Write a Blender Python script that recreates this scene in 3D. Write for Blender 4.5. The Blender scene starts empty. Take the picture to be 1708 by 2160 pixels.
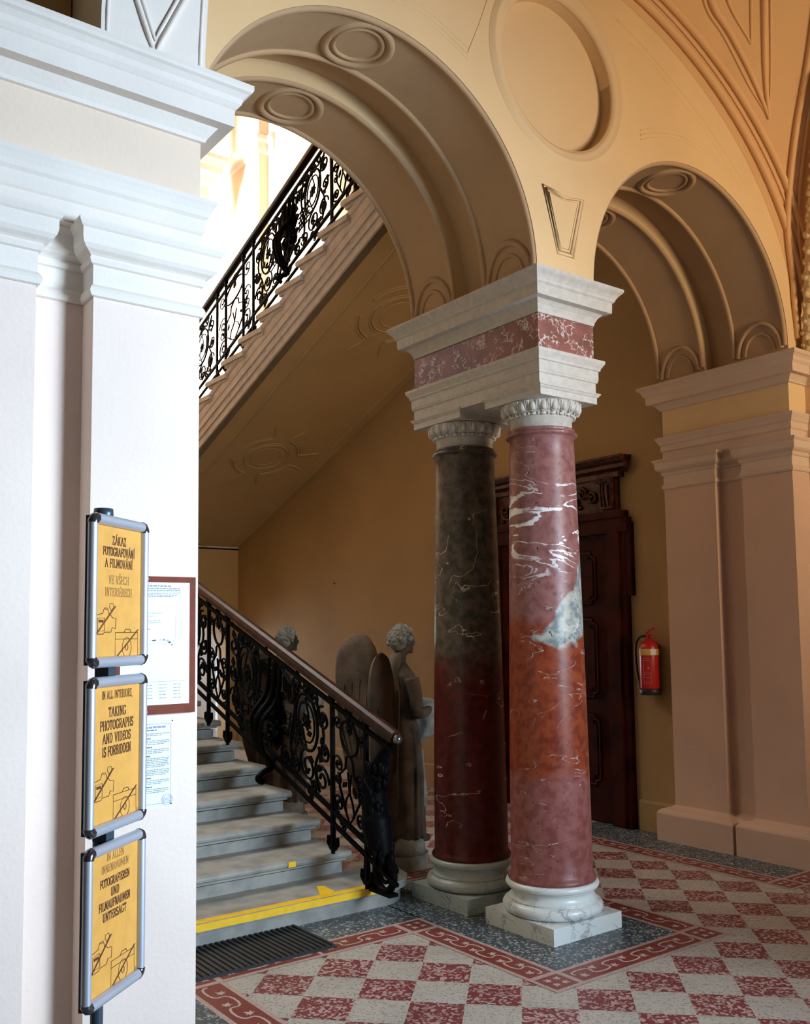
import bpy, bmesh, math, random
from math import sin, cos, pi, radians, sqrt
from mathutils import Vector, Matrix
from mathutils.geometry import tessellate_polygon
random.seed(7)
S = bpy.context.scene
COL = S.collection

# ---------------------------------------------------------------- camera, world, lights, exposure
YAW, PITCH, ROLL = radians(36.87), radians(4.676), radians(-0.703)
F = Vector((sin(YAW)*cos(PITCH), cos(YAW)*cos(PITCH), sin(PITCH)))
Rt = Vector((cos(YAW), -sin(YAW), 0)); Up = Rt.cross(F)
R2 = cos(ROLL)*Rt + sin(ROLL)*Up; U2 = -sin(ROLL)*Rt + cos(ROLL)*Up
cd = bpy.data.cameras.new('camera'); cam = bpy.data.objects.new('camera', cd); COL.objects.link(cam)
cam.matrix_world = Matrix(((R2.x, U2.x, -F.x, 0), (R2.y, U2.y, -F.y, 0), (R2.z, U2.z, -F.z, 1.6), (0, 0, 0, 1)))
cd.sensor_fit = 'VERTICAL'; cd.sensor_height = 36; cd.lens = 36*1978.8/2160
cd.shift_y = 88/2160; cd.clip_start = 0.05
S.camera = cam
S.view_settings.view_transform = 'Standard'; S.view_settings.look = 'None'
S.view_settings.gamma = 1; S.view_settings.use_curve_mapping = False
S.view_settings.exposure = 0.0
S.cycles.max_bounces = 6; S.cycles.diffuse_bounces = 3; S.cycles.glossy_bounces = 3
S.cycles.use_denoising = True
S.cycles.use_adaptive_sampling = True; S.cycles.adaptive_threshold = 0.05
S.cycles.sample_clamp_indirect = 6
w = bpy.data.worlds.new('sky'); S.world = w; w.use_nodes = True
w.node_tree.nodes['Background'].inputs[0].default_value = (.75, .85, 1, 1)
w.node_tree.nodes['Background'].inputs[1].default_value = 1.0

def area(name, loc, look, sx, sy, power, col, spread=180):
    l = bpy.data.lights.new(name, 'AREA'); l.shape = 'RECTANGLE'; l.size = sx; l.size_y = sy
    l.energy = power; l.color = col; l.spread = radians(spread)
    o = bpy.data.objects.new(name, l); COL.objects.link(o); o.location = loc
    d = Vector(look) - Vector(loc); o.rotation_euler = d.to_track_quat('-Z', 'Z').to_euler()
    return o
area('daylight_hall_window', (4.1, -1.62, 2.2), (1.2, 2.9, 1.85), 1.6, 2.0, 175, (.60, .79, 1.0), 86)
area('daylight_hall_window_right', (5.35, -1.62, 3.0), (5.3, 3.5, 3.9), .8, 2.4, 55, (1.0, .74, .46), 90)
area('daylight_landing_window', (1.45, 12.8, 6.6), (6, 12.8, 6.4), 2.9, 4.2, 1300, (1.0, .97, .90), 60)
area('daylight_stair_window', (1.58, 7.2, 4.4), (2.6, 5.4, 0.8), 1.8, 1.6, 26, (.92, .95, .95), 70)
area('daylight_passage_window', (4.9, 14.3, 1.3), (5.2, 12.0, 0.9), 2.2, 2.0, 55, (.95, .97, 1.0), 90)

# ---------------------------------------------------------------- materials
def nt(name):
    m = bpy.data.materials.new(name); m.use_nodes = True
    t = m.node_tree; b = t.nodes['Principled BSDF']
    return m, t, b
def N(t, typ, **k):
    n = t.nodes.new(typ)
    for a, v in k.items():
        if isinstance(a, str) and hasattr(n, a): setattr(n, a, v)
    return n
def mixc(t, fac, a, b):
    n = t.nodes.new('ShaderNodeMix'); n.data_type = 'RGBA'
    for i, v in ((0, fac), (6, a), (7, b)):
        if isinstance(v, bpy.types.NodeSocket): t.links.new(v, n.inputs[i])
        else: n.inputs[i].default_value = v if i == 0 else (*v, 1)
    return n.outputs[2]
def mth(t, op, a, b=0.0, c=None):
    n = t.nodes.new('ShaderNodeMath'); n.operation = op
    for i, v in enumerate((a, b) if c is None else (a, b, c)):
        if isinstance(v, bpy.types.NodeSocket): t.links.new(v, n.inputs[i])
        else: n.inputs[i].default_value = v
    return n.outputs[0]
def sstep(t, v, lo, hi):
    n = t.nodes.new('ShaderNodeMapRange'); n.interpolation_type = 'SMOOTHSTEP'
    t.links.new(v, n.inputs[0]); n.inputs[1].default_value = lo; n.inputs[2].default_value = hi
    return n.outputs[0]
def noise(t, scale, detail=4, vec=None, dist=0, rough=.5):
    n = t.nodes.new('ShaderNodeTexNoise'); n.inputs['Scale'].default_value = scale
    n.inputs['Detail'].default_value = detail; n.inputs['Distortion'].default_value = dist
    n.inputs['Roughness'].default_value = rough
    if vec is None:
        g = t.nodes.new('ShaderNodeNewGeometry'); vec = g.outputs['Position']
    t.links.new(vec, n.inputs['Vector']); return n.outputs[0]
def simple(name, c, rough=.6, metal=0, var=.06, scale=6, bump=0.0, bscale=60, spec=.5):
    m, t, b = nt(name)
    f = noise(t, scale, 5)
    c2 = tuple(x*(1-var*2.2) for x in c)
    t.links.new(mixc(t, sstep(t, f, .35, .7), c, c2), b.inputs['Base Color'])
    b.inputs['Roughness'].default_value = rough; b.inputs['Metallic'].default_value = metal
    b.inputs['Specular IOR Level'].default_value = spec
    if bump:
        bn = t.nodes.new('ShaderNodeBump'); bn.inputs['Strength'].default_value = bump; bn.inputs['Distance'].default_value = .01
        t.links.new(noise(t, bscale, 3), bn.inputs['Height']); t.links.new(bn.outputs[0], b.inputs['Normal'])
    return m
M = {}
M['cream'] = simple('cream_wall_paint', (.78, .55, .29), .8, var=.03, scale=2, bump=.12)
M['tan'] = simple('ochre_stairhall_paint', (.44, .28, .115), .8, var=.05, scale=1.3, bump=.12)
M['vault'] = simple('vault_paint_warm_shade', (.74, .44, .20), .8, var=.03, scale=2, bump=.12)  # orange tone carries the vault's shade and warm bounce light
M['white'] = simple('white_stucco', (.80, .71, .62), .7, var=.03, scale=3, bump=.1)
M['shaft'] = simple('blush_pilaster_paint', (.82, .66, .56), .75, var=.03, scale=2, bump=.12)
M['soffit'] = simple('cream_wall_paint_shaded', (.52, .345, .19), .8, var=.04, scale=3, bump=.12)  # cream wall paint with the soffit's shade put into the colour
M['stone'] = simple('grey_stair_stone', (.335, .328, .29), .55, var=.14, scale=9, bump=.1, bscale=120)
M['stone2'] = simple('warm_stringer_stone', (.55, .49, .42), .6, var=.08, scale=10, bump=.1)
M['iron'] = simple('black_wrought_iron', (.0025, .0025, .003), .5, var=.1, spec=.05)
M['wood'] = simple('dark_handrail_wood', (.045, .014, .007), .45, var=.3, scale=14, spec=.22)
M['railtop'] = simple('black_handrail', (.012, .008, .008), .3, var=.2, scale=14)
M['door'] = simple('dark_red_brown_door_wood', (.05, .006, .002), .55, var=.3, scale=5, spec=.12)
M['doorlight'] = simple('polished_red_brown_carving', (.085, .02, .007), .4, var=.4, scale=22, spec=.3)
M['yellow'] = simple('yellow_tape', (.95, .56, .01), .45, var=.05, scale=18, bump=.1)
M['rubber'] = simple('dark_rubber_mat', (.018, .022, .028), .6, var=.2, scale=20)
M['alu'] = simple('brushed_aluminium', (.60, .62, .68), .38, metal=.55, var=.03)
M['chrome'] = simple('chrome_corner', (.20, .20, .22), .15, metal=.9, var=.03)
M['slate'] = simple('slate_grey_pole', (.06, .09, .12), .35, metal=.4, var=.03)
M['amber'] = simple('amber_poster_paper', (.70, .335, .060), .6, var=.04, scale=30)
M['ink'] = simple('brown_ink', (.10, .025, .006), .7)
M['ink2'] = simple('light_brown_ink', (.36, .17, .04), .7)
M['paper'] = simple('white_paper', (.80, .87, .88), .6, var=.02)
M['greyink'] = simple('grey_ink', (.22, .25, .28), .7)
M['darkink'] = simple('dark_ink', (.10, .12, .16), .7)
M['purple'] = simple('violet_ink', (.34, .30, .62), .7)
M['board'] = simple('red_brown_board', (.20, .05, .03), .75, var=.08, scale=20, spec=.15)
M['red'] = simple('red_enamel', (.50, .016, .014), .3, var=.04)
M['blackp'] = simple('black_plastic', (.012, .012, .012), .45)
M['gold'] = simple('yellowed_label', (.70, .42, .10), .5)
M['pinkline'] = simple('pale_label_print', (.75, .45, .45), .6)
M['terra'] = simple('weathered_angel_stone', (.085, .058, .038), .8, var=.3, scale=7, bump=.3, bscale=40)
M['terralight'] = simple('pale_angel_stone', (.24, .24, .21), .8, var=.2, scale=14, bump=.4, bscale=50)
M['wing'] = simple('brown_wing_stone', (.12, .075, .04), .8, var=.3, scale=5, bump=.3, bscale=40)
M['cream_lit'] = simple('cream_wall_paint_lit', (.80, .62, .47), .8, var=.03, scale=2, bump=.12)  # cream paint paled for strong light on left frieze and landing wall
M['dim'] = simple('dark_unseen_wall', (.26, .17, .10), .7)  # made-up dark finish on unseen walls, added to cut bounce light
M['shaft_shaded'] = simple('blush_pilaster_paint_shaded', (.66, .44, .31), .75, var=.03, scale=2, bump=.12)  # left pier's shaft paint with the right pier's warm shade in the colour
M['white_shaded'] = simple('white_stucco_shaded', (.70, .52, .38), .7, var=.03, scale=3, bump=.1)  # same stucco as the left pier, darkened and warmed for shade
M['mantle'] = simple('pale_brown_stone', (.15, .115, .08), .8, var=.2, scale=7)
M['grout'] = simple('pink_grout_strip', (.52, .37, .32), .5, var=.12, scale=80)
M['vine'] = simple('pale_inlay_vine', (.58, .44, .38), .5, var=.1, scale=80)
M['shade'] = simple('dark_window_bar', (.1, .08, .06), .5)
def terrazzo(name, a, b, lo, hi, scale, rough=.35):
    m, t, s = nt(name)
    v = t.nodes.new('ShaderNodeTexVoronoi'); v.inputs['Scale'].default_value = scale
    g = t.nodes.new('ShaderNodeNewGeometry'); t.links.new(g.outputs['Position'], v.inputs['Vector'])
    sp = t.nodes.new('ShaderNodeSeparateColor'); t.links.new(v.outputs['Color'], sp.inputs[0])
    n2 = noise(t, scale*1.6, 2)
    f = sstep(t, mth(t, 'ADD', sp.outputs[0], mth(t, 'MULTIPLY', n2, .5)), lo, hi)
    c = mixc(t, f, a, b)
    big = noise(t, 3, 3)
    c2 = mixc(t, mth(t, 'MULTIPLY', sstep(t, big, .4, .75), .35), c, tuple(x*.6 for x in a))
    t.links.new(c2, s.inputs['Base Color']); s.inputs['Roughness'].default_value = rough
    s.inputs['Specular IOR Level'].default_value = .35
    return m
M['tred'] = terrazzo('red_terrazzo', (.22, .055, .053), (.52, .37, .33), .80, 1.0, 75)
M['twhite'] = terrazzo('pale_terrazzo', (.52, .48, .41), (.34, .30, .26), .95, 1.15, 110)
M['tgrey'] = terrazzo('grey_terrazzo', (.065, .085, .095), (.40, .42, .40), .98, 1.12, 85)
M['band'] = terrazzo('dark_red_border', (.24, .052, .042), (.19, .042, .036), .9, 1.2, 150)

def objvec(t, sx=1, sy=1, sz=1):
    c = t.nodes.new('ShaderNodeTexCoord'); mp = t.nodes.new('ShaderNodeMapping')
    mp.inputs['Scale'].default_value = (sx, sy, sz); t.links.new(c.outputs['Object'], mp.inputs[0]); return mp.outputs[0]
def marble_near():
    m, t, b = nt('red_marble_with_white_veins')
    c = t.nodes.new('ShaderNodeTexCoord'); sp = t.nodes.new('ShaderNodeSeparateXYZ'); t.links.new(c.outputs['Object'], sp.inputs[0])
    ov = objvec(t)
    n1 = noise(t, 3.5, 6, ov); n2 = noise(t, 22, 6, ov)
    zz = mth(t, 'ADD', sp.outputs[2], mth(t, 'MULTIPLY', mth(t, 'SUBTRACT', n1, .5), .35))
    pink = mixc(t, sstep(t, n2, .35, .7), (.28, .125, .115), (.19, .07, .062))
    orange = mixc(t, sstep(t, n2, .35, .7), (.26, .052, .018), (.15, .022, .010))
    low = mixc(t, sstep(t, n2, .35, .7), (.27, .10, .085), (.19, .05, .04))
    col = mixc(t, sstep(t, zz, .74, .86), low, orange)
    col = mixc(t, sstep(t, zz, 1.60, 1.74), col, pink)
    # grey-green cloud on the side towards the room
    sx = mth(t, 'ADD', mth(t, 'MULTIPLY', sp.outputs[0], .8), mth(t, 'MULTIPLY', sp.outputs[1], -.6))
    px = mth(t, 'ADD', mth(t, 'MULTIPLY', sp.outputs[0], .8), mth(t, 'MULTIPLY', sp.outputs[1], .6))
    lat = mth(t, 'ADD', mth(t, 'MULTIPLY', sp.outputs[0], .8), mth(t, 'MULTIPLY', sp.outputs[1], -.6))
    dz = mth(t, 'DIVIDE', mth(t, 'ABSOLUTE', mth(t, 'SUBTRACT', zz, mth(t, 'ADD', 1.70, mth(t, 'MULTIPLY', sp.outputs[0], .75)))), .13)
    dz2 = mth(t, 'ADD', dz, mth(t, 'MULTIPLY', mth(t, 'SUBTRACT', .09, lat), 5.0))
    grey = mixc(t, sstep(t, n2, .35, .65), (.42, .42, .36), (.16, .20, .21))
    fgrey = mth(t, 'SUBTRACT', 1.0, sstep(t, dz2, .85, 1.1))
    col = mixc(t, fgrey, col, grey)
    # white veins: thin contours of a stretched, distorted noise
    vv = objvec(t, 1.0, 1.0, 3.0)
    v1 = noise(t, 2.4, 5, vv, dist=1.2)
    line = mth(t, 'ABSOLUTE', mth(t, 'SUBTRACT', v1, .5))
    band = mth(t, 'SUBTRACT', 1.0, sstep(t, mth(t, 'ABSOLUTE', mth(t, 'SUBTRACT', zz, 2.16)), .10, .34))
    wid = mth(t, 'ADD', .0035, mth(t, 'MULTIPLY', band, .030))
    fv = mth(t, 'SUBTRACT', 1.0, sstep(t, mth(t, 'DIVIDE', line, wid), .7, 1.0))
    patch = sstep(t, noise(t, 4.0, 2, ov), .50, .56)
    keep = mth(t, 'MAXIMUM', mth(t, 'MULTIPLY', patch, .55), mth(t, 'MULTIPLY', band, sstep(t, noise(t, 9, 2, ov), .40, .50)))
    fv = mth(t, 'MULTIPLY', fv, keep)
    col = mixc(t, fv, col, (.78, .76, .76))
    # dark pits
    n3 = noise(t, 60, 2, objvec(t, 1, 1, .5))
    col = mixc(t, sstep(t, n3, .66, .72), col, (.07, .03, .03))
    t.links.new(col, b.inputs['Base Color']); b.inputs['Roughness'].default_value = .38
    b.inputs['Specular IOR Level'].default_value = .3
    return m
def marble_far():
    m, t, b = nt('dark_green_and_oxblood_marble')
    c = t.nodes.new('ShaderNodeTexCoord'); sp = t.nodes.new('ShaderNodeSeparateXYZ'); t.links.new(c.outputs['Object'], sp.inputs[0])
    ov = objvec(t); n1 = noise(t, 3, 6, ov); n2 = noise(t, 20, 6, ov)
    zz = mth(t, 'ADD', sp.outputs[2], mth(t, 'MULTIPLY', mth(t, 'SUBTRACT', n1, .5), .6))
    up = mixc(t, sstep(t, n2, .35, .68), (.11, .085, .06), (.04, .038, .03))
    red = mixc(t, sstep(t, n2, .35, .7), (.10, .012, .008), (.05, .006, .006))
    col = mixc(t, sstep(t, zz, 1.25, 1.55), red, up)
    v1 = noise(t, 1.8, 4, objvec(t, 1, 1, 2.0), dist=1.0)
    line = mth(t, 'ABSOLUTE', mth(t, 'SUBTRACT', v1, .5))
    fv = mth(t, 'MULTIPLY', mth(t, 'SUBTRACT', 1.0, sstep(t, line, .003, .006)), sstep(t, noise(t, 3, 2, ov), .5, .56))
    col = mixc(t, fv, col, (.45, .36, .26))
    t.links.new(col, b.inputs['Base Color']); b.inputs['Roughness'].default_value = .34
    b.inputs['Specular IOR Level'].default_value = .3
    return m
def marble_white(name, base, vein, amt=.10, scale=4):
    m, t, b = nt(name)
    n1 = noise(t, scale, 6, dist=1.3, rough=.6)
    f = mth(t, 'SUBTRACT', 1.0, sstep(t, mth(t, 'ABSOLUTE', mth(t, 'SUBTRACT', n1, .5)), 0.0, amt))
    f = mth(t, 'MULTIPLY', mth(t, 'MULTIPLY', f, .8), sstep(t, noise(t, scale*1.3, 3), .35, .7))
    t.links.new(mixc(t, f, base, vein), b.inputs['Base Color'])
    b.inputs['Roughness'].default_value = .3; return m
def marble_frieze():
    m, t, b = nt('brecciated_pink_marble')
    v = t.nodes.new('ShaderNodeTexVoronoi'); v.feature = 'DISTANCE_TO_EDGE'; v.inputs['Scale'].default_value = 22
    g = t.nodes.new('ShaderNodeNewGeometry'); nn = t.nodes.new('ShaderNodeTexNoise'); nn.inputs['Scale'].default_value = 14; nn.inputs['Detail'].default_value = 4
    t.links.new(g.outputs['Position'], nn.inputs['Vector'])
    va = t.nodes.new('ShaderNodeVectorMath'); va.operation = 'MULTIPLY_ADD'
    t.links.new(nn.outputs['Color'], va.inputs[0]); va.inputs[1].default_value = (.12, .12, .12); t.links.new(g.outputs['Position'], va.inputs[2])
    t.links.new(va.outputs[0], v.inputs['Vector'])
    f = mth(t, 'MULTIPLY', mth(t, 'SUBTRACT', 1.0, sstep(t, v.outputs['Distance'], .02, .09)), sstep(t, noise(t, 13, 3), .47, .56))
    base = mixc(t, sstep(t, noise(t, 9, 4), .35, .7), (.30, .12, .10), (.20, .085, .06))
    t.links.new(mixc(t, f, base, (.66, .55, .50)), b.inputs['Base Color']); b.inputs['Roughness'].default_value = .3
    return m
M['mnear'] = marble_near(); M['mfar'] = marble_far(); M['frieze'] = marble_frieze()
M['mwhite'] = marble_white('white_grey_veined_marble', (.74, .77, .73), (.16, .18, .19), .035, 5)
M['mbase2'] = marble_white('greenish_grey_marble', (.46, .50, .45), (.14, .16, .15), .03, 5)
M['lime'] = simple('pale_limestone', (.58, .54, .48), .6, var=.06, scale=30, bump=.15, bscale=150)

# ---------------------------------------------------------------- mesh helpers
class MB:
    def __init__(s): s.v = []; s.f = []; s.m = []; s.sm = []
    def add(s, vs, fs, mi=0, smooth=False):
        o = len(s.v); s.v += [tuple(v) for v in vs]
        for f in fs: s.f.append([i+o for i in f]); s.m.append(mi); s.sm.append(smooth)
        return s
    def box(s, a, b, mi=0):
        x0, y0, z0 = a; x1, y1, z1 = b
        return s.add([(x0,y0,z0),(x1,y0,z0),(x1,y1,z0),(x0,y1,z0),(x0,y0,z1),(x1,y0,z1),(x1,y1,z1),(x0,y1,z1)],
                     [(0,3,2,1),(4,5,6,7),(0,1,5,4),(1,2,6,5),(2,3,7,6),(3,0,4,7)], mi)
    def obox(s, c, ax, ay, az, h, mi=0):
        c = Vector(c); ax, ay, az = (Vector(q) for q in (ax, ay, az)); v = []
        for k in (-1, 1):
            for i, j in ((-1,-1),(1,-1),(1,1),(-1,1)): v.append(c + ax*h[0]*i + ay*h[1]*j + az*h[2]*k)
        return s.add(v, [(0,3,2,1),(4,5,6,7),(0,1,5,4),(1,2,6,5),(2,3,7,6),(3,0,4,7)], mi)
    def tube(s, pts, r, n=8, mi=0, closed=False, cap=True, flat=None):
        pts = [Vector(p) for p in pts]
        if len(pts) < 2: return s
        rr = r if isinstance(r, (list, tuple)) else [r]*len(pts)
        L = len(pts); vs = []; prev = None
        for i, p in enumerate(pts):
            if closed: d = pts[(i+1) % L] - pts[i-1]
            else: d = pts[min(i+1, L-1)] - pts[max(i-1, 0)]
            if d.length < 1e-9: d = Vector((0, 0, 1))
            d.normalize()
            a = prev - d*prev.dot(d) if prev is not None else (Vector((0,0,1)) if abs(d.z) < .9 else Vector((1,0,0)))
            if prev is None: a = a - d*a.dot(d)
            if a.length < 1e-6: a = d.orthogonal()
            a.normalize(); prev = a; b = d.cross(a)
            for k in range(n):
                t = 2*pi*k/n; vs.append(p + (a*cos(t) + b*sin(t))*rr[i])
        fs = []
        for i in range(L if closed else L-1):
            j = (i+1) % L
            for k in range(n): fs.append((i*n+k, i*n+(k+1) % n, j*n+(k+1) % n, j*n+k))
        s.add(vs, fs, mi, True)
        if cap and not closed: s.add(vs[:n][::-1], [tuple(range(n))], mi); s.add(vs[-n:], [tuple(range(n))], mi)
        return s
    def lathe(s, prof, c=(0,0,0), n=48, mi=0, smooth=True, axis='z'):
        c = Vector(c); vs = []
        for r, z in prof:
            for k in range(n):
                t = 2*pi*k/n
                vs.append(c + (Vector((r*cos(t), r*sin(t), z)) if axis == 'z' else Vector((r*cos(t), z, r*sin(t)))))
        fs = []
        for i in range(len(prof)-1):
            for k in range(n):
                q = (i*n+k, i*n+(k+1) % n, (i+1)*n+(k+1) % n, (i+1)*n+k); fs.append(q if axis == 'z' else q[::-1])
        return s.add(vs, fs, mi, smooth)
    def ball(s, c, r, n=10, mi=0, sc=(1,1,1)):
        pr = [(max(1e-4, sin(pi*i/n)), -cos(pi*i/n)) for i in range(n+1)]
        c = Vector(c); vs = []
        for a, z in pr:
            for k in range(n): t = 2*pi*k/n; vs.append(c + Vector((a*cos(t)*r*sc[0], a*sin(t)*r*sc[1], z*r*sc[2])))
        fs = [(i*n+k, i*n+(k+1) % n, (i+1)*n+(k+1) % n, (i+1)*n+k) for i in range(n) for k in range(n)]
        return s.add(vs, fs, mi, True)
    def prism(s, loops, fn, d0, d1, mi=0, caps=(True, True)):
        """loops: outer (+holes) in 2D; fn(u,v,d)->xyz"""
        flat = [p for l in loops for p in l]
        tris = tessellate_polygon([[Vector((p[0], p[1], 0)) for p in l] for l in loops])
        n = len(flat); vs = [fn(p[0], p[1], d0) for p in flat] + [fn(p[0], p[1], d1) for p in flat]
        fs = []
        if caps[0]: fs += [tuple(t) for t in tris]
        if caps[1]: fs += [tuple(i+n for i in t[::-1]) for t in tris]
        o = 0
        for l in loops:
            L = len(l)
            for i in range(L): j = (i+1) % L; fs.append((o+i, o+j, o+j+n, o+i+n))
            o += L
        return s.add(vs, fs, mi)
    def sweep(s, path, prof, mi=0, closed=False, capends=True):
        """moulding: plan path (x,y), outward is to the right of travel; prof: (offset, z)"""
        P = [Vector((p[0], p[1])) for p in path]; L = len(P); rows = []
        def nrm(a, b): d = (b-a).normalized(); return Vector((d.y, -d.x))
        for i in range(L):
            if closed: n1 = nrm(P[i-1], P[i]); n2 = nrm(P[i], P[(i+1) % L])
            else:
                n1 = nrm(P[i-1], P[i]) if i else nrm(P[0], P[1]); n2 = nrm(P[i], P[i+1]) if i < L-1 else n1
            m = (n1+n2); m = m / max(.2, m.dot(n1)); rows.append([(P[i].x+m.x*o, P[i].y+m.y*o, z) for o, z in prof])
        vs = [v for r in rows for v in r]; K = len(prof); fs = []
        for i in range(L if closed else L-1):
            j = (i+1) % L
            for k in range(K-1): fs.append((i*K+k, j*K+k, j*K+k+1, i*K+k+1))
        s.add(vs, fs, mi)
        if capends and not closed: s.add(rows[0], [tuple(range(K))], mi); s.add(rows[-1], [tuple(range(K))[::-1]], mi)
        return s
    def build(s, name, mats, parent=None, fixn=True, auto=None):
        me = bpy.data.meshes.new(name); me.from_pydata(s.v, [], s.f)
        for m in (mats if isinstance(mats, (list, tuple)) else [mats]): me.materials.append(m)
        me.polygons.foreach_set('material_index', s.m); me.polygons.foreach_set('use_smooth', s.sm)
        if fixn:
            bm = bmesh.new(); bm.from_mesh(me)
            bmesh.ops.recalc_face_normals(bm, faces=bm.faces); bm.to_mesh(me); bm.free()
        me.validate(); me.update()
        o = bpy.data.objects.new(name, me); COL.objects.link(o)
        if parent is not None: o.parent = parent; o.matrix_parent_inverse = parent.matrix_world.inverted() if False else Matrix.Translation(-parent.location)
        return o
def tag(o, label=None, cat=None, group=None, kind=None):
    if label: o['label'] = label
    if cat: o['category'] = cat
    if group: o['group'] = group
    if kind: o['kind'] = kind
    return o
def thing(name, label, cat, loc=(0,0,0), group=None):
    o = bpy.data.objects.new(name, None); COL.objects.link(o); o.location = loc; o.empty_display_size = .1
    return tag(o, label, cat, group)
def struct(o, label=None, cat=None): return tag(o, label, cat, None, 'structure')
def arc(cx, cz, r, a0, a1, n=40): return [(cx+r*cos(a0+(a1-a0)*i/n), cz+r*sin(a0+(a1-a0)*i/n)) for i in range(n+1)]
def catmull(p, n=8):
    p = [Vector(q) for q in p]; out = []
    for i in range(len(p)-1):
        a = p[max(i-1, 0)]; b = p[i]; c = p[i+1]; d = p[min(i+2, len(p)-1)]
        for k in range(n):
            t = k/n; out.append(.5*((2*b)+(c-a)*t+(2*a-5*b+4*c-d)*t*t+(3*b-a-3*c+d)*t**3))
    return out+[p[-1]]

# ---------------------------------------------------------------- floor
fl = MB(); FM = [M['tgrey'], M['twhite'], M['tred'], M['band'], M['grout'], M['vine']]
fl.box((-4.2, -2.0, -.12), (7.2, 15.2, 0), 1)
def poly(pts, z, mi): fl.add([(x, y, z) for x, y in pts], [tuple(range(len(pts)))], mi)
DX, DY = .3335, .342
for i in range(-8, 16):
    for j in range(-14, 19):
        for h in (0,):
            cx = 2.190 + DX*i; cy = 3.876 - DY*j
            if cy > 12 or cx > 6.9: continue
            e = .985
            poly([(cx-DX/2*e, cy), (cx, cy-DY/2*e), (cx+DX/2*e, cy), (cx, cy+DY/2*e)], .0006, 2)
def rect(x0, y0, x1, y1, z, mi): poly([(x0,y0),(x1,y0),(x1,y1),(x0,y1)], z, mi)
rect(3.27, 3.22, 4.17, 4.92, .0014, 0)
rect(1.99, 4.27, 3.28, 5.6, .0014, 0); rect(.2, 4.27, 2.0, 5.0, .0014, 0); rect(.2, -1.5, 1.80, 4.27, .0014, 0)
rect(5.56, 3.44, 6.3, 5.4, .0014, 0); rect(5.36, 2.0, 7.0, 3.25, .0013, 0) if False else None
def leaf(cx, cy, ang, s, z):
    pts = []
    prof = [(0,-.55),(.18,-.2),(.62,-.42),(.42,.0),(.78,.35),(.30,.32),(0,1.0),(-.30,.32),(-.78,.35),(-.42,0),(-.62,-.42),(-.18,-.2)]
    for a, b in prof:
        x = a*s; y = b*s; pts.append((cx+x*cos(ang)-y*sin(ang), cy+x*sin(ang)+y*cos(ang)))
    o = len(fl.v); tr = tessellate_polygon([[Vector((p[0], p[1], 0)) for p in pts]])
    fl.add([(x, y, z) for x, y in pts], [tuple(t) for t in tr], 5)
def ribbon(pts, wd, z):
    vs = []
    for i, p in enumerate(pts):
        a = Vector(pts[max(i-1,0)]); b = Vector(pts[min(i+1,len(pts)-1)]); d = (b-a).normalized(); n = Vector((-d.y, d.x))
        q = Vector(p); vs += [(*(q+n*wd), z), (*(q-n*wd), z)]
    fl.add(vs, [(2*i, 2*i+1, 2*i+3, 2*i+2) for i in range(len(pts)-1)], 5)
def border(x0, y0, x1, y1, horiz):
    rect(x0, y0, x1, y1, .0020, 4); g = .024
    a0, a1 = (x0, x1) if horiz else (y0, y1); c = (y0+y1)/2 if horiz else (x0+x1)/2; hw = ((y1-y0) if horiz else (x1-x0))/2-g
    L = a1-a0; n = max(1, round(L/.62))
    for k in range(n):
        s0 = a0+L*k/n+(.012 if k else .008); s1 = a0+L*(k+1)/n-.008
        if horiz: rect(s0, c-hw, s1, c+hw, .0026, 3)
        else: rect(c-hw, s0, c+hw, s1, .0026, 3)
        m = max(2, round((s1-s0)/.24)); pts = []
        for q in range(m*14+1):
            u = q/(m*14); s = s0+.02+(s1-s0-.04)*u; t = c+hw*.55*sin(2*pi*m*u)
            s -= .026*sin(4*pi*m*u)
            pts.append((s, t) if horiz else (t, s))
        ribbon(pts, .0055, .0031)
        for q in range(2*m):
            u = (q+.28)/(2*m); s = s0+.02+(s1-s0-.04)*u; t = c-hw*.30*(1 if q % 2 == 0 else -1)
            ang = (-pi/2 if horiz else 0) + (.7 if q % 2 else -.7)
            leaf(*((s, t) if horiz else (t, s)), ang, .034, .0034)
def corner(x0, y0, x1, y1):
    rect(x0, y0, x1, y1, .0021, 4); g = .024; rect(x0+g, y0+g, x1-g, y1-g, .0027, 3)
    cx, cy = (x0+x1)/2, (y0+y1)/2
    for k in range(4): a = pi/4+k*pi/2; leaf(cx+.036*cos(a), cy+.036*sin(a), a-pi/2, .030, .0033)
border(3.08, 3.22, 3.27, 4.08, False); corner(3.08, 3.03, 3.27, 3.22); corner(3.08, 4.08, 3.27, 4.27)
border(3.27, 3.03, 4.17, 3.22, True); corner(4.17, 3.03, 4.36, 3.22)
border(4.17, 3.22, 4.36, 4.92, False); border(3.46, 4.92, 4.17, 5.11, True); corner(4.17, 4.92, 4.36, 5.11)
border(1.99, 4.08, 3.08, 4.27, True); corner(1.80, 4.08, 1.99, 4.27); border(1.80, -1.4, 1.99, 4.08, False)
border(5.37, 3.47, 5.56, 5.6, False); corner(5.37, 3.28, 5.56, 3.47); border(5.56, 3.28, 6.2, 3.47, True)
struct(fl.build('floor', FM, fixn=False))

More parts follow.
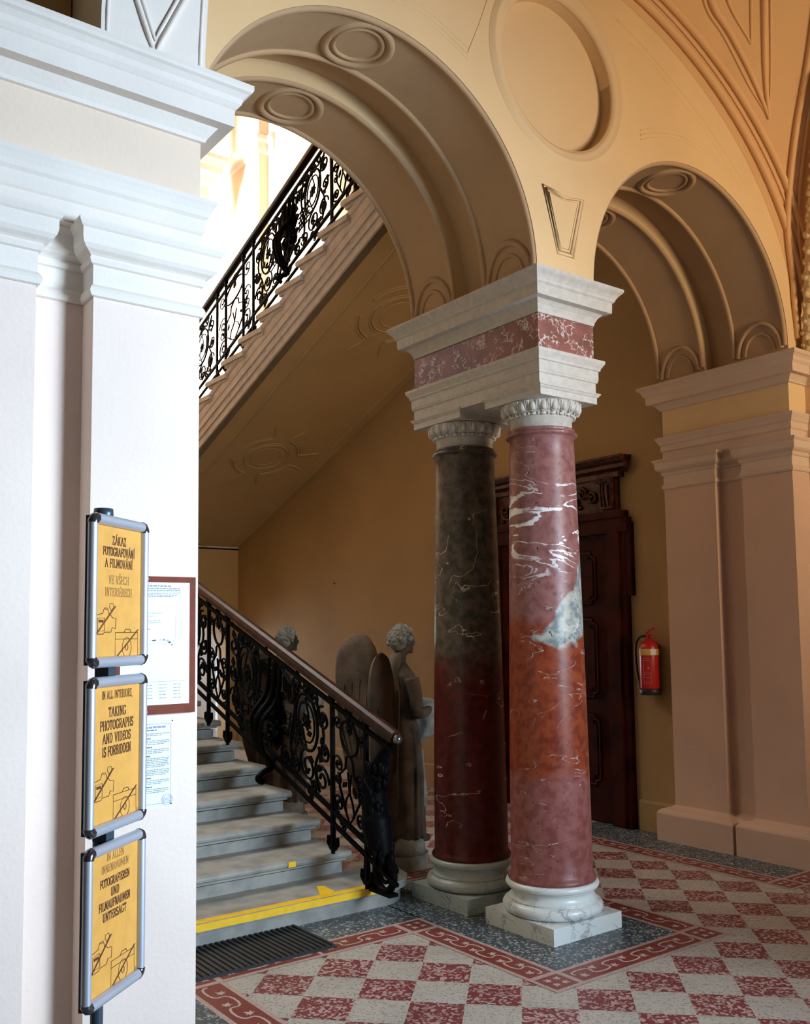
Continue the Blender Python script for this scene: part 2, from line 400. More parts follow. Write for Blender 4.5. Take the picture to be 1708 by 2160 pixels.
# ---------------------------------------------------------------- arcade wall with two arches and an oculus
XL, XC0, XC1, XR = 1.52, 3.532, 3.975, 5.96
A1 = ((XL+XC0)/2, (XC0-XL)/2); A2 = ((XC1+XR)/2, (XR-XC1)/2)   # centre, radius
SP = 3.53
def loop(x0, x1, top, dr, ztop_pts=None, base=3.49):
    p = [(x0, base), (A1[0]-A1[1]-dr, base)]
    p += arc(A1[0], SP, A1[1]+dr, pi, 0, 48) + [(A1[0]+A1[1]+dr, base), (A2[0]-A2[1]-dr, base)]
    p += arc(A2[0], SP, A2[1]+dr, pi, 0, 48) + [(A2[0]+A2[1]+dr, base), (x1, base), (x1, top), (x0, top)]
    return p
fy = lambda u, v, d: (u, d, v)
OC = (3.75, 4.715)
wl = MB()
circ = [(OC[0]+.44*cos(-2*pi*i/64), OC[1]+.44*sin(-2*pi*i/64)) for i in range(64)]
wl.prism([loop(.6, 6.9, 6.6, 0), circ], fy, 3.49, 3.58, 0)
wl.prism([loop(.6, 6.9, 6.6, 0)], fy, 3.58, 3.93, 0)
wl.prism([loop(.6, 6.9, 6.6, .09, base=3.49)], fy, 3.93, 4.17, 0)
wl.prism([loop(-.5, 6.9, 10.2, 0)], fy, 4.17, 4.60, 0)
wl.box((-4.1, 3.20, 0), (.96, 3.60, 6.6), 0)
wl.box((.75, 3.40, 0), (1.515, 4.58, 3.48), 0)
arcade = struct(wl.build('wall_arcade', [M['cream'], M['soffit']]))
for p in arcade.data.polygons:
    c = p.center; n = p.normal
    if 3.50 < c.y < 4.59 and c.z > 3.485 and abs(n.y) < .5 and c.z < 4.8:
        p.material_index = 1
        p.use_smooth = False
# mouldings of the wall (oculus ring, keystone panel, spandrel lines, soffit panels): trim parts
tm = MB()
prof = [(.438,3.505),(.438,3.492),(.47,3.478),(.49,3.480),(.50,3.470),(.512,3.470),(.52,3.480),(.532,3.482),(.54,3.492)]
tm.lathe(prof, (OC[0], 0, OC[1]), 72, 0, True, axis='y')
def line_m(pts, y, r, mb=tm, closed=False, mi=0):
    mb.tube([(x, y, z) for x, z in pts], r, 6, mi, closed)
T0 = [(3.585,4.02),(3.75,4.0),(3.918,4.02),(3.815,3.655),(3.693,3.655)]
T1 = [(3.632,3.99),(3.75,3.976),(3.868,3.99),(3.782,3.695),(3.718,3.695)]
for T, r in ((T0, .0065), (T1, .0045)):
    tm.tube([(x, 3.489, z) for x, z in T for _ in (0,)], r, 6, 0, True)
TI = [((T0[i][0]+T1[i][0])/2, (T0[i][1]+T1[i][1])/2) for i in range(5)]
tm.tube([(x, 3.487, z) for x, z in TI], .010, 6, 0, True)
def spandrel(mir):
    X = lambda x: 7.5-x if mir else x
    o = [(4.258,5.23),(4.45,5.17),(4.688,5.068),(4.93,4.955),(5.162,4.818),(5.38,4.67),(5.56,4.515)]
    q = [(4.353,5.132),(4.56,5.08),(4.777,4.965),(5.08,4.82),(5.307,4.652),(5.48,4.50)]
    b = [(4.435,4.57),(4.573,4.628),(4.74,4.675),(4.905,4.69),(5.12,4.665),(5.31,4.60)]
    for l, r in ((o, .006), (q, .004), (b, .006), ([(x, z-.028) for x, z in b], .004), ([(x, z+.03) for x, z in b], .004)):
        tm.tube([(X(p.x), 3.490, p.y) for p in catmull([(a, c, 0) for a, c in l])], [r*(1-.8*i/((len(l)-1)*8)) for i in range((len(l)-1)*8+1)], 6)
    for l in ([(4.285,5.19),(4.275,5.0),(4.34,4.80),(4.435,4.58)],) if mir else ():
        tm.tube([(X(p.x), 3.490, p.y) for p in catmull([(a, c, 0) for a, c in l])], .005, 6)
spandrel(False); spandrel(True)
struct(tm.build('trim_1', [M['cream']]))
sm = MB()
def soff(A, y0, y1, pts, r=.013, closed=False, off=0.0):
    """pts: (angle measured from springing on the right, y)"""
    sm.tube([(A[0]+(A[1]-off)*cos(a), y, SP+(A[1]-off)*sin(a)) for a, y in pts], r, 6, 0, closed)
for A in (A1, A2):
    for y0, y1 in ((3.49, 3.93), (4.17, 4.60)):
        ym = (y0+y1)/2; hw = .145; da = .155/A[1]
        for sd in (-1, 1):
            y = ym + sd*hw; ra = .165/A[1]
            soff(A, y0, y1, [(.012+(pi-.024)*i/60, ym+sd*.198) for i in range(61)], .019)
        for rr, tr in ((.168, .022), (.125, .013)):
            soff(A, y0, y1, [(pi/2+rr/A[1]*cos(t*pi/20), ym+rr*sin(t*pi/20)) for t in range(40)], tr, True)
        for base, sg in ((0.0, 1), (pi, -1)):
            for rr, tr in ((.170, .020), (.115, .012)):
                soff(A, y0, y1, [(base+sg*(.0+rr/A[1]*1.25*sin(t*pi/16)), ym+rr*cos(t*pi/16)) for t in range(17)], tr)
struct(sm.build('trim_2', [M['soffit']]))

# ---------------------------------------------------------------- entablature / capital profiles (offset, z)
CORN = [(0,3.281),(.012,3.283),(.017,3.295),(.030,3.312),(.045,3.330),(.087,3.330),(.087,3.389),(.093,3.394),(.104,3.407),(.108,3.425),(.122,3.440),(.132,3.446),(.136,3.454),(.136,3.470),(0,3.482)]
ARCH = [(0,2.89),(.003,2.90),(.003,2.952),(.010,2.958),(.014,2.964),(.014,3.004),(.024,3.014),(.030,3.030),(.040,3.048),(.045,3.055),(.045,3.068),(0,3.078)]
CAP = [(.002,2.665),(.010,2.668),(.016,2.682),(.012,2.694),(.003,2.706),(.003,2.768),(.012,2.772),(.018,2.784),(.014,2.794),(.022,2.800),(.036,2.808),(.047,2.820),(.051,2.836),(.051,2.866),(.058,2.872),(.066,2.884),(.066,2.893),(0,2.900)]
BASE = [(.045,0),(.045,.20),(.038,.215),(.020,.232),(.012,.245),(0,.250)]
PL = [(-4.0,2.9),(.78,2.9),(.78,3.0),(.955,3.0),(.955,2.9),(1.315,2.9),(1.315,3.49)]
PLs = [(-4.0,2.9),(1.315,2.9),(1.315,3.49)]
def pier_body(path, z0, z1, back, mi, mb):
    mb.prism([[(x, y) for x, y in path]+back], lambda u, v, d: (u, v, d), z0, z1, mi)
lp = MB()
pier_body(PL, 0, 3.0, [(1.3,3.55),(-4.0,3.55)], 0, lp); lp.box((-4.0, 2.9, 2.888), (1.315, 3.5, 3.48), 1)
lpo = struct(lp.build('wall_left', [M['shaft'], M['cream_lit']]))
def trims(parent, path, spath, closed=False, mt='white'):
    for nm, pr, pt in (('capital', CAP, path), ('architrave', ARCH, spath), ('cornice', CORN, spath)):
        MB().sweep(pt, pr, closed=closed).build(nm, M[mt], parent)
trims(lpo, PL, PLs)
# right pier
PR = [(6.2,4.57),(5.955,4.57),(5.955,4.115),(6.03,4.115),(6.03,3.89),(5.955,3.89),(5.955,3.50),(6.17,3.50),(6.17,2.9),(7.1,2.9)]
PRs = [(6.2,4.57),(5.955,4.57),(5.955,3.50),(6.17,3.50),(6.17,2.9),(7.1,2.9)]
rp = MB(); pier_body(PR, 0, 3.0, [(7.1,4.57)], 0, rp)
rp.box((5.957, 3.502, 2.888), (7.0, 4.568, 3.48), 1); rp.box((6.17, 2.9, 2.905), (7.0, 3.5, 3.48), 1)
rpo = struct(rp.build('wall_right', [M['shaft_shaded'], M['cream']]))
trims(rpo, PR, PRs, mt='white_shaded')
pb = MB().sweep(PR, [(.10,0)]+[(o+.055, z) for o, z in BASE[1:-2]]+[(.03,.245),(0,.262)]).build('baseboard', M['shaft_shaded'], rpo)

# ---------------------------------------------------------------- vault (sail vault over the bay), transverse arch, mouldings
VA, VB, VX, VY, VZ = 2.35, 1.93, 3.75, 1.14, 3.5
def ez(x, y, cx=VX):
    q = 2-((x-cx)/VA)**2-((y-VY)/VA)**2
    return VZ+VB*sqrt(max(q, 0))
vt = MB()
def grid(x0, x1, y0, y1, cx, n=56):
    vs = []; fs = []
    for i in range(n+1):
        for j in range(n+1):
            x = x0+(x1-x0)*.5*(1-cos(pi*i/n)); y = y0+(y1-y0)*.5*(1-cos(pi*j/n)); vs.append((x, y, ez(x, y, cx)))
    for i in range(n):
        for j in range(n): a = i*(n+1)+j; fs.append((a, a+1, a+n+2, a+n+1))
    vt.add(vs, fs, 0, True)
grid(VX-VA+.001, VX+VA-.001, VY-VA+.001, 3.489, VX)
grid(-3.86, .84-.001, VY-VA+.001, 3.489, -1.51)
vault = struct(vt.build('ceiling', [M['vault'], M['cream']], fixn=False))
vl = MB()
def vpath(pts, r, inset=.0, taper=False):
    q = catmull(pts, 8); out = []
    for p in q:
        n = Vector(((p.x-VX)/VA**2, (p.y-VY)/VA**2, (p.z-VZ)/VB**2)).normalized()
        pz = ez(p.x, p.y); pp = Vector((p.x, p.y, pz if (p.z > 3.9) else p.z)) - n*inset; out.append(pp)
    vl.tube(out, [r*(1-.6*i/len(out)) if taper else r for i in range(len(out))], 7)
def yline(y, xs): return [(x, y, ez(x, y)) for x in xs]
for y, r in ((3.435, .026), (3.365, .024), (3.40, .010)):
    a = sqrt(2-((y-VY)/VA)**2)*VA*.9995
    pts = [(VX+a*cos(t*pi/64), y, VZ+VB*sqrt(max(0, 2-((y-VY)/VA)**2-(a*cos(t*pi/64)/VA)**2))) for t in range(0, 65)]
    xm = 6.10-(3.40-y)*.9
    pts = [p for p in pts if 1.42+(3.40-y)*.9 <= p[0] <= xm]
    vl.tube(pts, r, 7)
V1 = [(4.62,3.10,5.6),(4.82,3.222,5.438),(5.045,3.246,5.324),(5.339,3.278,5.132),(5.543,3.306,4.955)]
V2 = [(4.95,2.93,5.6),(5.1,3.037,5.448),(5.363,3.213,5.173),(5.543,3.306,4.955)]
V3 = [(4.75,3.06,5.6),(4.91,3.166,5.443),(5.195,3.198,5.284)]
V4 = [(4.88,2.98,5.6),(5.032,3.085,5.447),(5.195,3.198,5.284)]
for v in (V1, V2): vpath(v, .026, .004, True); vpath([(x-(.02 if v is V1 else -.02), y+(.03 if v is V1 else -.03), z) for x, y, z in v[:-1]]+[v[-1]], .012, .002, True)
for v in (V3, V4): vpath(v, .015, .002, True)
G1 = [(5.1,2.62,5.6),(5.5,2.979,5.262),(5.73,3.24,4.831),(5.905,3.42,4.352),(6.02,3.47,3.95),(6.07,3.48,3.6)]
vpath(G1, .022, .008); vpath([(x+.05, y-.05, z) for x, y, z in G1], .012, .008)
struct(vl.build('trim_3', [M['vault']]))
# carved garland rising from the right pier
gl = MB(); gp = catmull([(6.10,3.42,3.49),(6.05,3.36,3.95),(5.93,3.24,4.4),(5.78,3.09,4.8),(5.6,2.92,5.1)], 14)
gl.tube(gp, .042, 8)
for i, p in enumerate(gp):
    for k in range(3):
        a = i*1.3+k*2.1; gl.ball(p+Vector((cos(a), sin(a), .3*sin(3*a)))*.035, .020+.008*random.random(), 6)
tag(gl.build('carved_garland', M['cream']), 'carved plaster garland rising from the right pier into the vault', 'garland')
# transverse arch rib over the left pier
rb = MB(); n = 40; prf = []
for i in range(n+1):
    t = pi*i/n; prf.append((VY-1.76*cos(t)*-1, 3.48+1.85*sin(t)))
outer = [(VY+2.5, 3.48), (VY+2.5, 6.4), (VY-2.5, 6.4), (VY-2.5, 3.48)]
rb.prism([prf+[(VY-2.4, 3.48), (VY-2.4, 6.5), (VY+2.4, 6.5), (VY+2.4, 3.48)]], lambda u, v, d: (d, u, v), .965, 1.33)
rbo = struct(rb.build('trim_4', M['white']))
rl = MB()
def ribpt(x, s):  # s arc length up from the springing, on the soffit
    t = s/1.8; return (x, VY+1.76*cos(t)-.004*0-.0, 3.48+1.85*sin(t))
def rpath(pts, r): rl.tube([Vector(ribpt(x, s))+Vector((0, -.004, 0)) for x, s in pts], r, 6, 0, True)
for k in range(5):
    c = .36+k*.66; h = .30; wd = .135
    for sc, r in ((1.0, .010), (.84, .007)):
        q = [(1.147+wd*sc*a, c+h*sc*b) for a, b in ((0,1),(1,0),(0,-1),(-1,0))]
        d = []
        for i in range(4):
            a, b = q[i], q[(i+1) % 4]
            d += [(a[0]+(b[0]-a[0])*t/6, a[1]+(b[1]-a[1])*t/6) for t in range(6)]
        rpath(d, r)
for x in (.985, 1.31): rl.tube([ribpt(x, s*.1) for s in range(0, 40)], .007, 6)
rl.build('lozenge_moulding', M['white'], rbo)

# ---------------------------------------------------------------- remaining shell of the front hall
sh = MB()
sh.box((-4.1, -2.0, 0), (-3.85, 3.4, 6.6)); struct(sh.build('wall_west', M['dim']))
sh = MB()
def wall_holes(x0, x1, z0, z1, holes):
    return [[(x0,z0),(x1,z0),(x1,z1),(x0,z1)]] + [[(a,c),(a,d),(b,d),(b,c)] for a, b, c, d in holes]
sh.prism(wall_holes(-4.1, 7.3, 0, 6.6, [(3.2,4.88,1.0,3.4),(4.92,5.80,1.7,4.3)]), fy, -1.75, -1.5)
struct(sh.build('wall_front', M['dim']))
for k, (a, b, c, d) in enumerate([(3.2,4.88,1.0,3.4),(4.92,5.80,1.7,4.3)]):
    f = MB()
    for x in (a, (a+b)/2-.02, b-.04): f.box((x, -1.58, c), (x+.04, -1.53, d))
    for z in (c, c+(d-c)*.62, d-.04): f.box((a, -1.585, z), (b, -1.535, z+.04))
    struct(f.build('window_%d' % (k+1), M['white']))
sh = MB(); sh.box((7.0, -2.0, 0), (7.3, 4.6, 6.6)); struct(sh.build('wall_east', M['dim']))
sh = MB(); sh.box((-4.1, -2.0, 6.6), (7.3, 3.9, 6.8)); struct(sh.build('ceiling_upper', M['dim']))

# ---------------------------------------------------------------- stair hall shell
def sz(y): return 3.71+.366*(9.519-y)         # underside of the upper flight
st = MB()
fx = lambda u, v, d: (d, u, v)
st.prism([[(4.58,0),(12.0,0),(12.0,sz(12.0)+.05),(4.58,sz(4.58)+.05)]], fx, 6.05, 6.9, 0)
st.box((6.2, 4.58, 2.6), (6.9, 11.39, 10.2), 1)
st.box((6.052, 11.39, 2.6), (6.9, 14.6, 10.2), 1)
rw = struct(st.build('wall_stairhall_right', [M['tan'], M['cream_lit']]))
MB().sweep([(6.2,11.2),(6.2,11.39),(6.05,11.39),(6.05,14.5)][::-1], [(0,8.35),(.03,8.38),(.03,8.50),(.06,8.54),(.06,8.60),(0,8.62)]).build('cornice', M['white'], rw)
bb = MB().sweep([(6.05,12.0),(6.05,6.95)], [(.02,0),(.02,.22),(.008,.235),(0,.24)]); bb.sweep([(6.05,4.98),(6.05,4.57)], [(.02,0),(.02,.22),(.008,.235),(0,.24)])
bb.build('baseboard', M['tan'], rw)
st = MB()
hole = [(4.75,.02)]+[(4.75,1.25)]+arc(5.33,1.25,.58,pi,0,20)+[(5.91,1.25),(5.91,.02)]
st.prism([[(1.3,0),(4.75,0),(4.75,1.25)]+arc(5.33,1.25,.58,pi,0,20)[1:]+[(5.91,0),(6.06,0),(6.06,2.78),(1.3,2.78)]], fy, 12.0, 12.35, 0)
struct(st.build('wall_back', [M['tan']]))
st = MB(); st.box((1.2, 14.5, 0), (6.9, 14.8, 10.2)); st.box((4.4, 12.35, 0), (4.5, 14.5, 2.7)); struct(st.build('wall_far', M['white']))
st = MB(); st.prism([[(4.6,0),(14.8,0),(14.8,10.2),(4.6,10.2)],[(11.3,4.4),(11.3,8.8),(14.3,8.8),(14.3,4.4)],[(6.2,3.5),(6.2,5.3),(8.2,5.3),(8.2,3.5)]], fx, 1.2, 1.5)
struct(st.build('wall_stairhall_left', M['cream']))
for k, (a, b, c, d) in enumerate([(11.3,14.3,4.4,8.8),(6.2,8.2,3.5,5.3)]):
    f = MB()
    for y in (a, (a+b)/2-.02, b-.04): f.box((1.40, y, c), (1.43, y+.04, d))
    for z in (c, c+(d-c)*.62, d-.04): f.box((1.405, a, z), (1.435, b, z+.04))
    struct(f.build('window_%d' % (k+3), M['white']))
st = MB(); st.box((1.2, 4.4, 10.2), (6.9, 14.8, 10.4)); struct(st.build('ceiling_stairhall', M['cream']))
# free-standing pier with a cornice beside the landing
pp = MB(); pp.box((5.16, 12.05, 2.97), (5.46, 12.35, 10.2)); ppo = struct(pp.build('wall_landing_pier', M['white']))
MB().sweep([(5.16,12.35),(5.16,12.05),(5.46,12.05),(5.46,12.35)], [(0,7.70),(.10,7.73),(.10,7.92),(.15,7.97),(.18,8.05),(.24,8.10),(.24,8.18),(.30,8.28),(.30,8.34),(0,8.38)]).build('cornice', M['white'], ppo)

# ---------------------------------------------------------------- entablature block and columns
en = thing('entablature_block', 'stone entablature block with pink marble frieze resting on the two columns', 'entablature', (3.755, 4.05, 2.9))
EP = [(3.532,3.495),(3.975,3.495),(3.975,4.595),(3.532,4.595)]
def sweep_block(name, prof, mat, parent):
    mb = MB().sweep(EP, prof, closed=True)
    for z in (prof[0][1], prof[-1][1]): mb.box((3.535, 3.498, z-.0005 if z == prof[-1][1] else z), (3.972, 4.592, z+.0005)) if False else None
    mb.add([(*p, prof[0][1]) for p in EP], [(0,1,2,3)]); mb.add([(*p, prof[-1][1]) for p in EP], [(0,1,2,3)])
    return mb.build(name, mat, parent)
E_CORN = [(-.01,3.295),(0,3.30),(.004,3.318),(.015,3.340),(.030,3.357),(.036,3.362),(.072,3.366),(.074,3.423),(.084,3.432),(.088,3.445),(.100,3.462),(.116,3.478),(.122,3.486),(.122,3.500),(0,3.507)]
E_ARCH = [(0,2.898),(0,2.966),(.008,2.972),(.010,2.982),(.012,2.984),(.012,3.034),(.020,3.038),(.022,3.050),(.032,3.066),(.040,3.078),(.040,3.094),(-.004,3.104)]
sweep_block('cornice', E_CORN, M['lime'], en)
sweep_block('architrave', E_ARCH, M['lime'], en)
sweep_block('frieze', [(-.004,3.104),(-.004,3.297)], M['frieze'], en)

def column(y, mshaft, mbase, label, mcap):
    X = 3.755
    r = thing('marble_column', label, 'column', (X, y, 0), 'paired marble columns under the entablature')
    MB().box((X-.257, y-.257, 0), (X+.257, y+.257, .088)).build('plinth', mbase, r)
    def ar(cz, rr, R, a0, a1, n=8): return [(R+rr*cos(a0+(a1-a0)*i/n), cz+rr*sin(a0+(a1-a0)*i/n)) for i in range(n+1)]
    pr = [(.20,.088)]+ar(.122,.034,.236,-pi/2,pi/2)+[(.240,.158),(.238,.163)]+[(.232,.170),(.222,.185),(.222,.198),(.230,.212),(.238,.216)]+ar(.238,.020,.232,-pi/2,pi/2)+[(.20,.260)]
    MB().lathe(pr, (X, y, 0), 64).build('base', mbase, r)
    sh = [(.20,.258),(.236,.259),(.238,.268),(.234,.278),(.226,.288),(.220,.300)]
    for i in range(1, 21):
        u = i/20; sh.append((.220-.040*u**1.5, .30+(2.655-.30)*u))
    sh += [(.184,2.660),(.196,2.664),(.202,2.673),(.196,2.683),(.184,2.688),(.182,2.692),(.188,2.697),(.186,2.704),(.17,2.706)]
    o = MB().lathe([(a, b) for a, b in sh], (0, 0, 0), 72).build('shaft', mshaft)
    o.parent = r
    MB().lathe([(.17,2.705),(.172,2.706),(.172,2.762),(.178,2.764),(.17,2.765)], (X, y, 0), 64).build('necking', mcap, r)
    e = MB().lathe([(.170,2.764),(.180,2.766),(.186,2.773),(.184,2.782),(.186,2.786),(.192,2.79),(.210,2.805),(.220,2.825),(.222,2.846),(.2,2.852)], (X, y, 0), 64)
    ne = 22
    for k in range(ne):
        t = 2*pi*k/ne; c, s_ = cos(t), sin(t)
        e.ball((X+.207*c, y+.207*s_, 2.818), .026, 8, 0, (.80, .80, 1.15))
        t2 = t+pi/ne
        e.tube([(X+.193*cos(t2), y+.193*sin(t2), 2.793), (X+.214*cos(t2), y+.214*sin(t2), 2.815), (X+.226*cos(t2), y+.226*sin(t2), 2.843)], .0045, 5)
        e.tube([(X+q*cos(t+a), y+q*sin(t+a), z) for q, a, z in ((.225,-.105,2.842),(.215,-.095,2.81),(.197,-.05,2.790),(.193,0,2.787),(.197,.05,2.790),(.215,.095,2.81),(.225,.105,2.842))], .0045, 5)
    nb = 22
    for k in range(nb):
        t = 2*pi*k/nb
        e.tube([(X+.187*cos(t+a), y+.187*sin(t+a), 2.775) for a in (-.085,-.04,0,.04,.085)], [.004,.0095,.0105,.0095,.004], 6)
        e.ball((X+.188*cos(t+pi/nb), y+.188*sin(t+pi/nb), 2.775), .008, 6)
    e.build('capital', mcap, r)
    q = [(X-.222,y-.222),(X+.222,y-.222),(X+.222,y+.222),(X-.222,y+.222)]
    ab = MB().sweep(q, [(0,2.850),(0,2.885),(.006,2.889),(.012,2.899),(.016,2.901),(.016,2.908)], closed=True)
    ab.add([(*p, 2.850) for p in q], [(0,1,2,3)]); ab.box((X-.22, y-.20 if True else 0, 2.89), (X+.22, y+.20, 2.8975))
    ab.build('abacus', mcap, r)
    return r
column(3.712, M['mnear'], M['mwhite'], 'front marble column, pinkish red with white veins and a grey cloud, white veined base', M['lime'])
column(4.378, M['mfar'], M['mbase2'], 'rear marble column, dark green above and oxblood below, half hidden behind the other', M['lime'])

# ---------------------------------------------------------------- lower flight
RZ, TR, Y1 = .132, .362, 4.545
lf = thing('lower_staircase', 'grey stone flight of stairs rising from the terrazzo beside the left pier', 'staircase', (2.4, 4.6, 0))
def nos(y): return .132+.3645*(y-4.545)
NX = 3.25
for k in range(21):
    y = Y1+TR*k; z = RZ*(k+1); mb = MB()
    yb = y+TR+.10; x1 = NX
    tr_ = [(0,z-.045),(.0,z-.012),(.010,z),(.03,z)]
    if k == 0:
        pts = [(1.51,y+.03)]+[(3.24,y+.03)]+[(3.24+.26*sin(t*pi/24), y+.03+.28*(1-cos(t*pi/24))) for t in range(1, 13)]
        pts += [(3.50,y+.31)]+[(3.36,y+.46),(3.25,y+.47),(1.51,y+.47)]
        mb.prism([pts], lambda u, v, d: (u, v, d), 0, z-.045)
        p2 = [(x+(.03 if x > 3.2 else 0), yy-.03 if yy < y+.2 else yy) for x, yy in pts]
        mb.prism([p2], lambda u, v, d: (u, v, d), z-.045, z)
    else:
        x1 = NX-.02
        mb.box((1.51, y+.045, max(0, z-RZ-.02)), (x1-.03, yb, z-.066)); mb.box((1.51, y+.10, z-.07), (x1-.08, yb, z-.05))
        mb.box((1.51, y+.022, z-.056), (x1-.01, yb, z-.045))
        n = 6; prf = [(y+.018-.018*cos(-pi/2+pi*i/n) if True else 0, z-.0225-.0225*sin(pi/2-pi*i/n)*-1) for i in range(n+1)]
        sec = [(yb, z-.045)]+[(y+.0225-.0225*sin(pi*i/n), z-.0225-.0225*cos(pi*i/n)) for i in range(n+1)]+[(yb, z)]
        mb.prism([sec], fx, 1.51, x1+.015)
    mb.build('step', M['stone'], lf)
# stringer / solid underside hidden side facing the hall
sg = MB(); sg.prism([[(4.95,0),(12.0,2.70),(12.0,2.45),(6.2,.25),(5.6,0)]], fx, 3.10, 3.18); sg.prism([[(5.6,0.02),(12.0,2.45),(12.0,2.3),(6.1,0.02)]], fx, 1.51, 3.12)
sg.build('stringer', M['stone'], lf)
lm_ = MB(); lm_.box((1.5, 12.0, 2.76), (6.05, 14.5, 2.97)); tag(lm_.build('stair_landing', M['stone2']), 'stone landing at the head of the lower flight, by the far wall', 'landing')

# ---------------------------------------------------------------- upper flight
uf = thing('upper_staircase', 'upper stone flight rising towards the viewer overhead, panelled plaster underside', 'staircase', (5.2, 8.5, 4.2))
def unos(y): return 4.316+.367*(9.332-y)
k = 0; y = 9.332+.389*6
while y > 4.75:
    z = unos(y); mb = MB(); n = 6
    yf = y; yb = y-.389-.10
    sec = [(yb, z-.05)]+[(yf-.0-.025+.025*sin(pi*i/n), z-.025-.025*cos(pi*i/n)) for i in range(n+1)]+[(yb, z)]
    mb.prism([sec], fx, 4.30, 6.19); mb.box((4.33, yb, z-.075), (6.19, yf-.03, z-.05)); mb.box((4.36, yb, z-.24), (6.19, yf-.045, z-.06))
    mb.build('step', M['stone2'], uf); y -= .389
def fl_sweep(mb, prof, x_of=lambda o: 4.38-o, y0=12.0, y1=4.62, mi=0):
    """prof: (offset outwards (-x), height above underside)"""
    vs = []
    for yy in (y0, y1): vs += [(x_of(o), yy, sz(yy)+h) for o, h in prof]
    K = len(prof); mb.add(vs, [(i, i+1, K+i+1, K+i) for i in range(K-1)], mi)
sgm = MB(); P_ = [(-.10,.0),(0,.0),(0,.075),(.016,.080),(.016,.155),(.032,.160),(.032,.235),(.040,.245),(.044,.27),(.040,.335),(.052,.345),(.058,.365),(.058,.395),(0,.40),(-.10,.40)]
fl_sweep(sgm, P_); sgm.build('stringer', M['stone2'], uf)
so = MB(); vs = [(4.40,12.0,sz(12.0)),(6.06,12.0,sz(12.0)),(6.06,4.62,sz(4.62)),(4.40,4.62,sz(4.62))]
so.add(vs+[(a,b,c+.30) for a,b,c in vs], [(0,1,2,3),(7,6,5,4),(0,4,5,1),(1,5,6,2),(2,6,7,3),(3,7,4,0)])
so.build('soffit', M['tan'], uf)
sp_ = MB()
def spt(x, y, d=0): return (x, y, sz(y)-d)
def srib(pts, r, closed=False): sp_.tube([spt(x, y, -.003) for x, y in pts], r, 6, 0, closed)
srib([(4.66, 12-.1*i) for i in range(74)], .018); srib([(4.70, 12-.1*i) for i in range(74)], .008)
srib([(5.93, 12-.1*i) for i in range(74)], .014)
for yc in (12.25, 9.68, 7.05, 4.6):
    xc = 5.24
    for rr, tr in ((.17,.010),(.245,.016),(.275,.010)): srib([(xc+rr*cos(t*pi/24), yc+rr*1.05*sin(t*pi/24)) for t in range(48)], tr, True)
    for rr, tr in ((.37,.016),(.40,.010)):
        for q in range(4):
            a0 = q*pi/2+.30; pts = [(xc+rr*cos(a0+(pi/2-.6)*i/10), yc+rr*1.05*sin(a0+(pi/2-.6)*i/10)) for i in range(11)]
            srib(pts, tr)
            a = q*pi/2+.30
            for sg_, aa in ((1, a), (-1, q*pi/2-.30)):
                p0 = (xc+rr*cos(aa), yc+rr*1.05*sin(aa)); dx_, dy_ = cos(q*pi/2), sin(q*pi/2); L = .22
                side = sg_*(.02)
                p1 = (p0[0]+dx_*L*.5-dy_*side*1, p0[1]+dy_*L*.5+dx_*side*1); p2 = (p0[0]+dx_*L-dy_*side*4, p0[1]+dy_*L+dx_*side*4)
                if 4.72 < p2[0] < 5.92: srib([p0, p1, p2], tr)
sp_.build('soffit_moulding', M['tan'], uf)

# ---------------------------------------------------------------- wrought-iron railings
def spiral(c, r0, r1, a0, turns, n=26):
    return [(c[0]+(r0+(r1-r0)*i/n)*cos(a0+turns*2*pi*i/n), c[1]+(r0+(r1-r0)*i/n)*sin(a0+turns*2*pi*i/n)) for i in range(n+1)]
class Iron:
    def __init__(s, fn): s.fn = fn; s.mb = MB()
    def t(s, pts, r=.007, closed=False, n=5): s.mb.tube([s.fn(a, b) for a, b in pts], r*1.2, n, 0, closed)
    def sc(s, c, r, a0, turns, w=.006, flip=1):
        p = spiral((0, 0), r, r*.22, a0, turns); s.t([(c[0]+flip*a, c[1]+b) for a, b in p], w); e = p[-1]
        s.mb.ball(s.fn(c[0]+flip*e[0], c[1]+e[1]), .013, 6)
    def leaf(s, c, ang, L=.06, wd=.02):
        p = [(c[0], c[1]), (c[0]+L*.5*cos(ang)-wd*sin(ang), c[1]+L*.5*sin(ang)+wd*cos(ang)), (c[0]+L*cos(ang), c[1]+L*sin(ang)), (c[0]+L*.5*cos(ang)+wd*sin(ang), c[1]+L*.5*sin(ang)-wd*cos(ang))]
        a = [Vector(s.fn(*q)) for q in p]; o = Vector((.006, 0, 0)); s.mb.add([q-o for q in a]+[q+o for q in a], [(0,1,2,3),(7,6,5,4),(0,4,5,1),(1,5,6,2),(2,6,7,3),(3,7,4,0)])
    def rose(s, c, r):
        for k in range(7): a = k*2*pi/7; s.leaf((c[0]+r*.2*cos(a), c[1]+r*.2*sin(a)), a, r, r*.35)
        s.mb.ball(s.fn(*c), r*.42, 8)
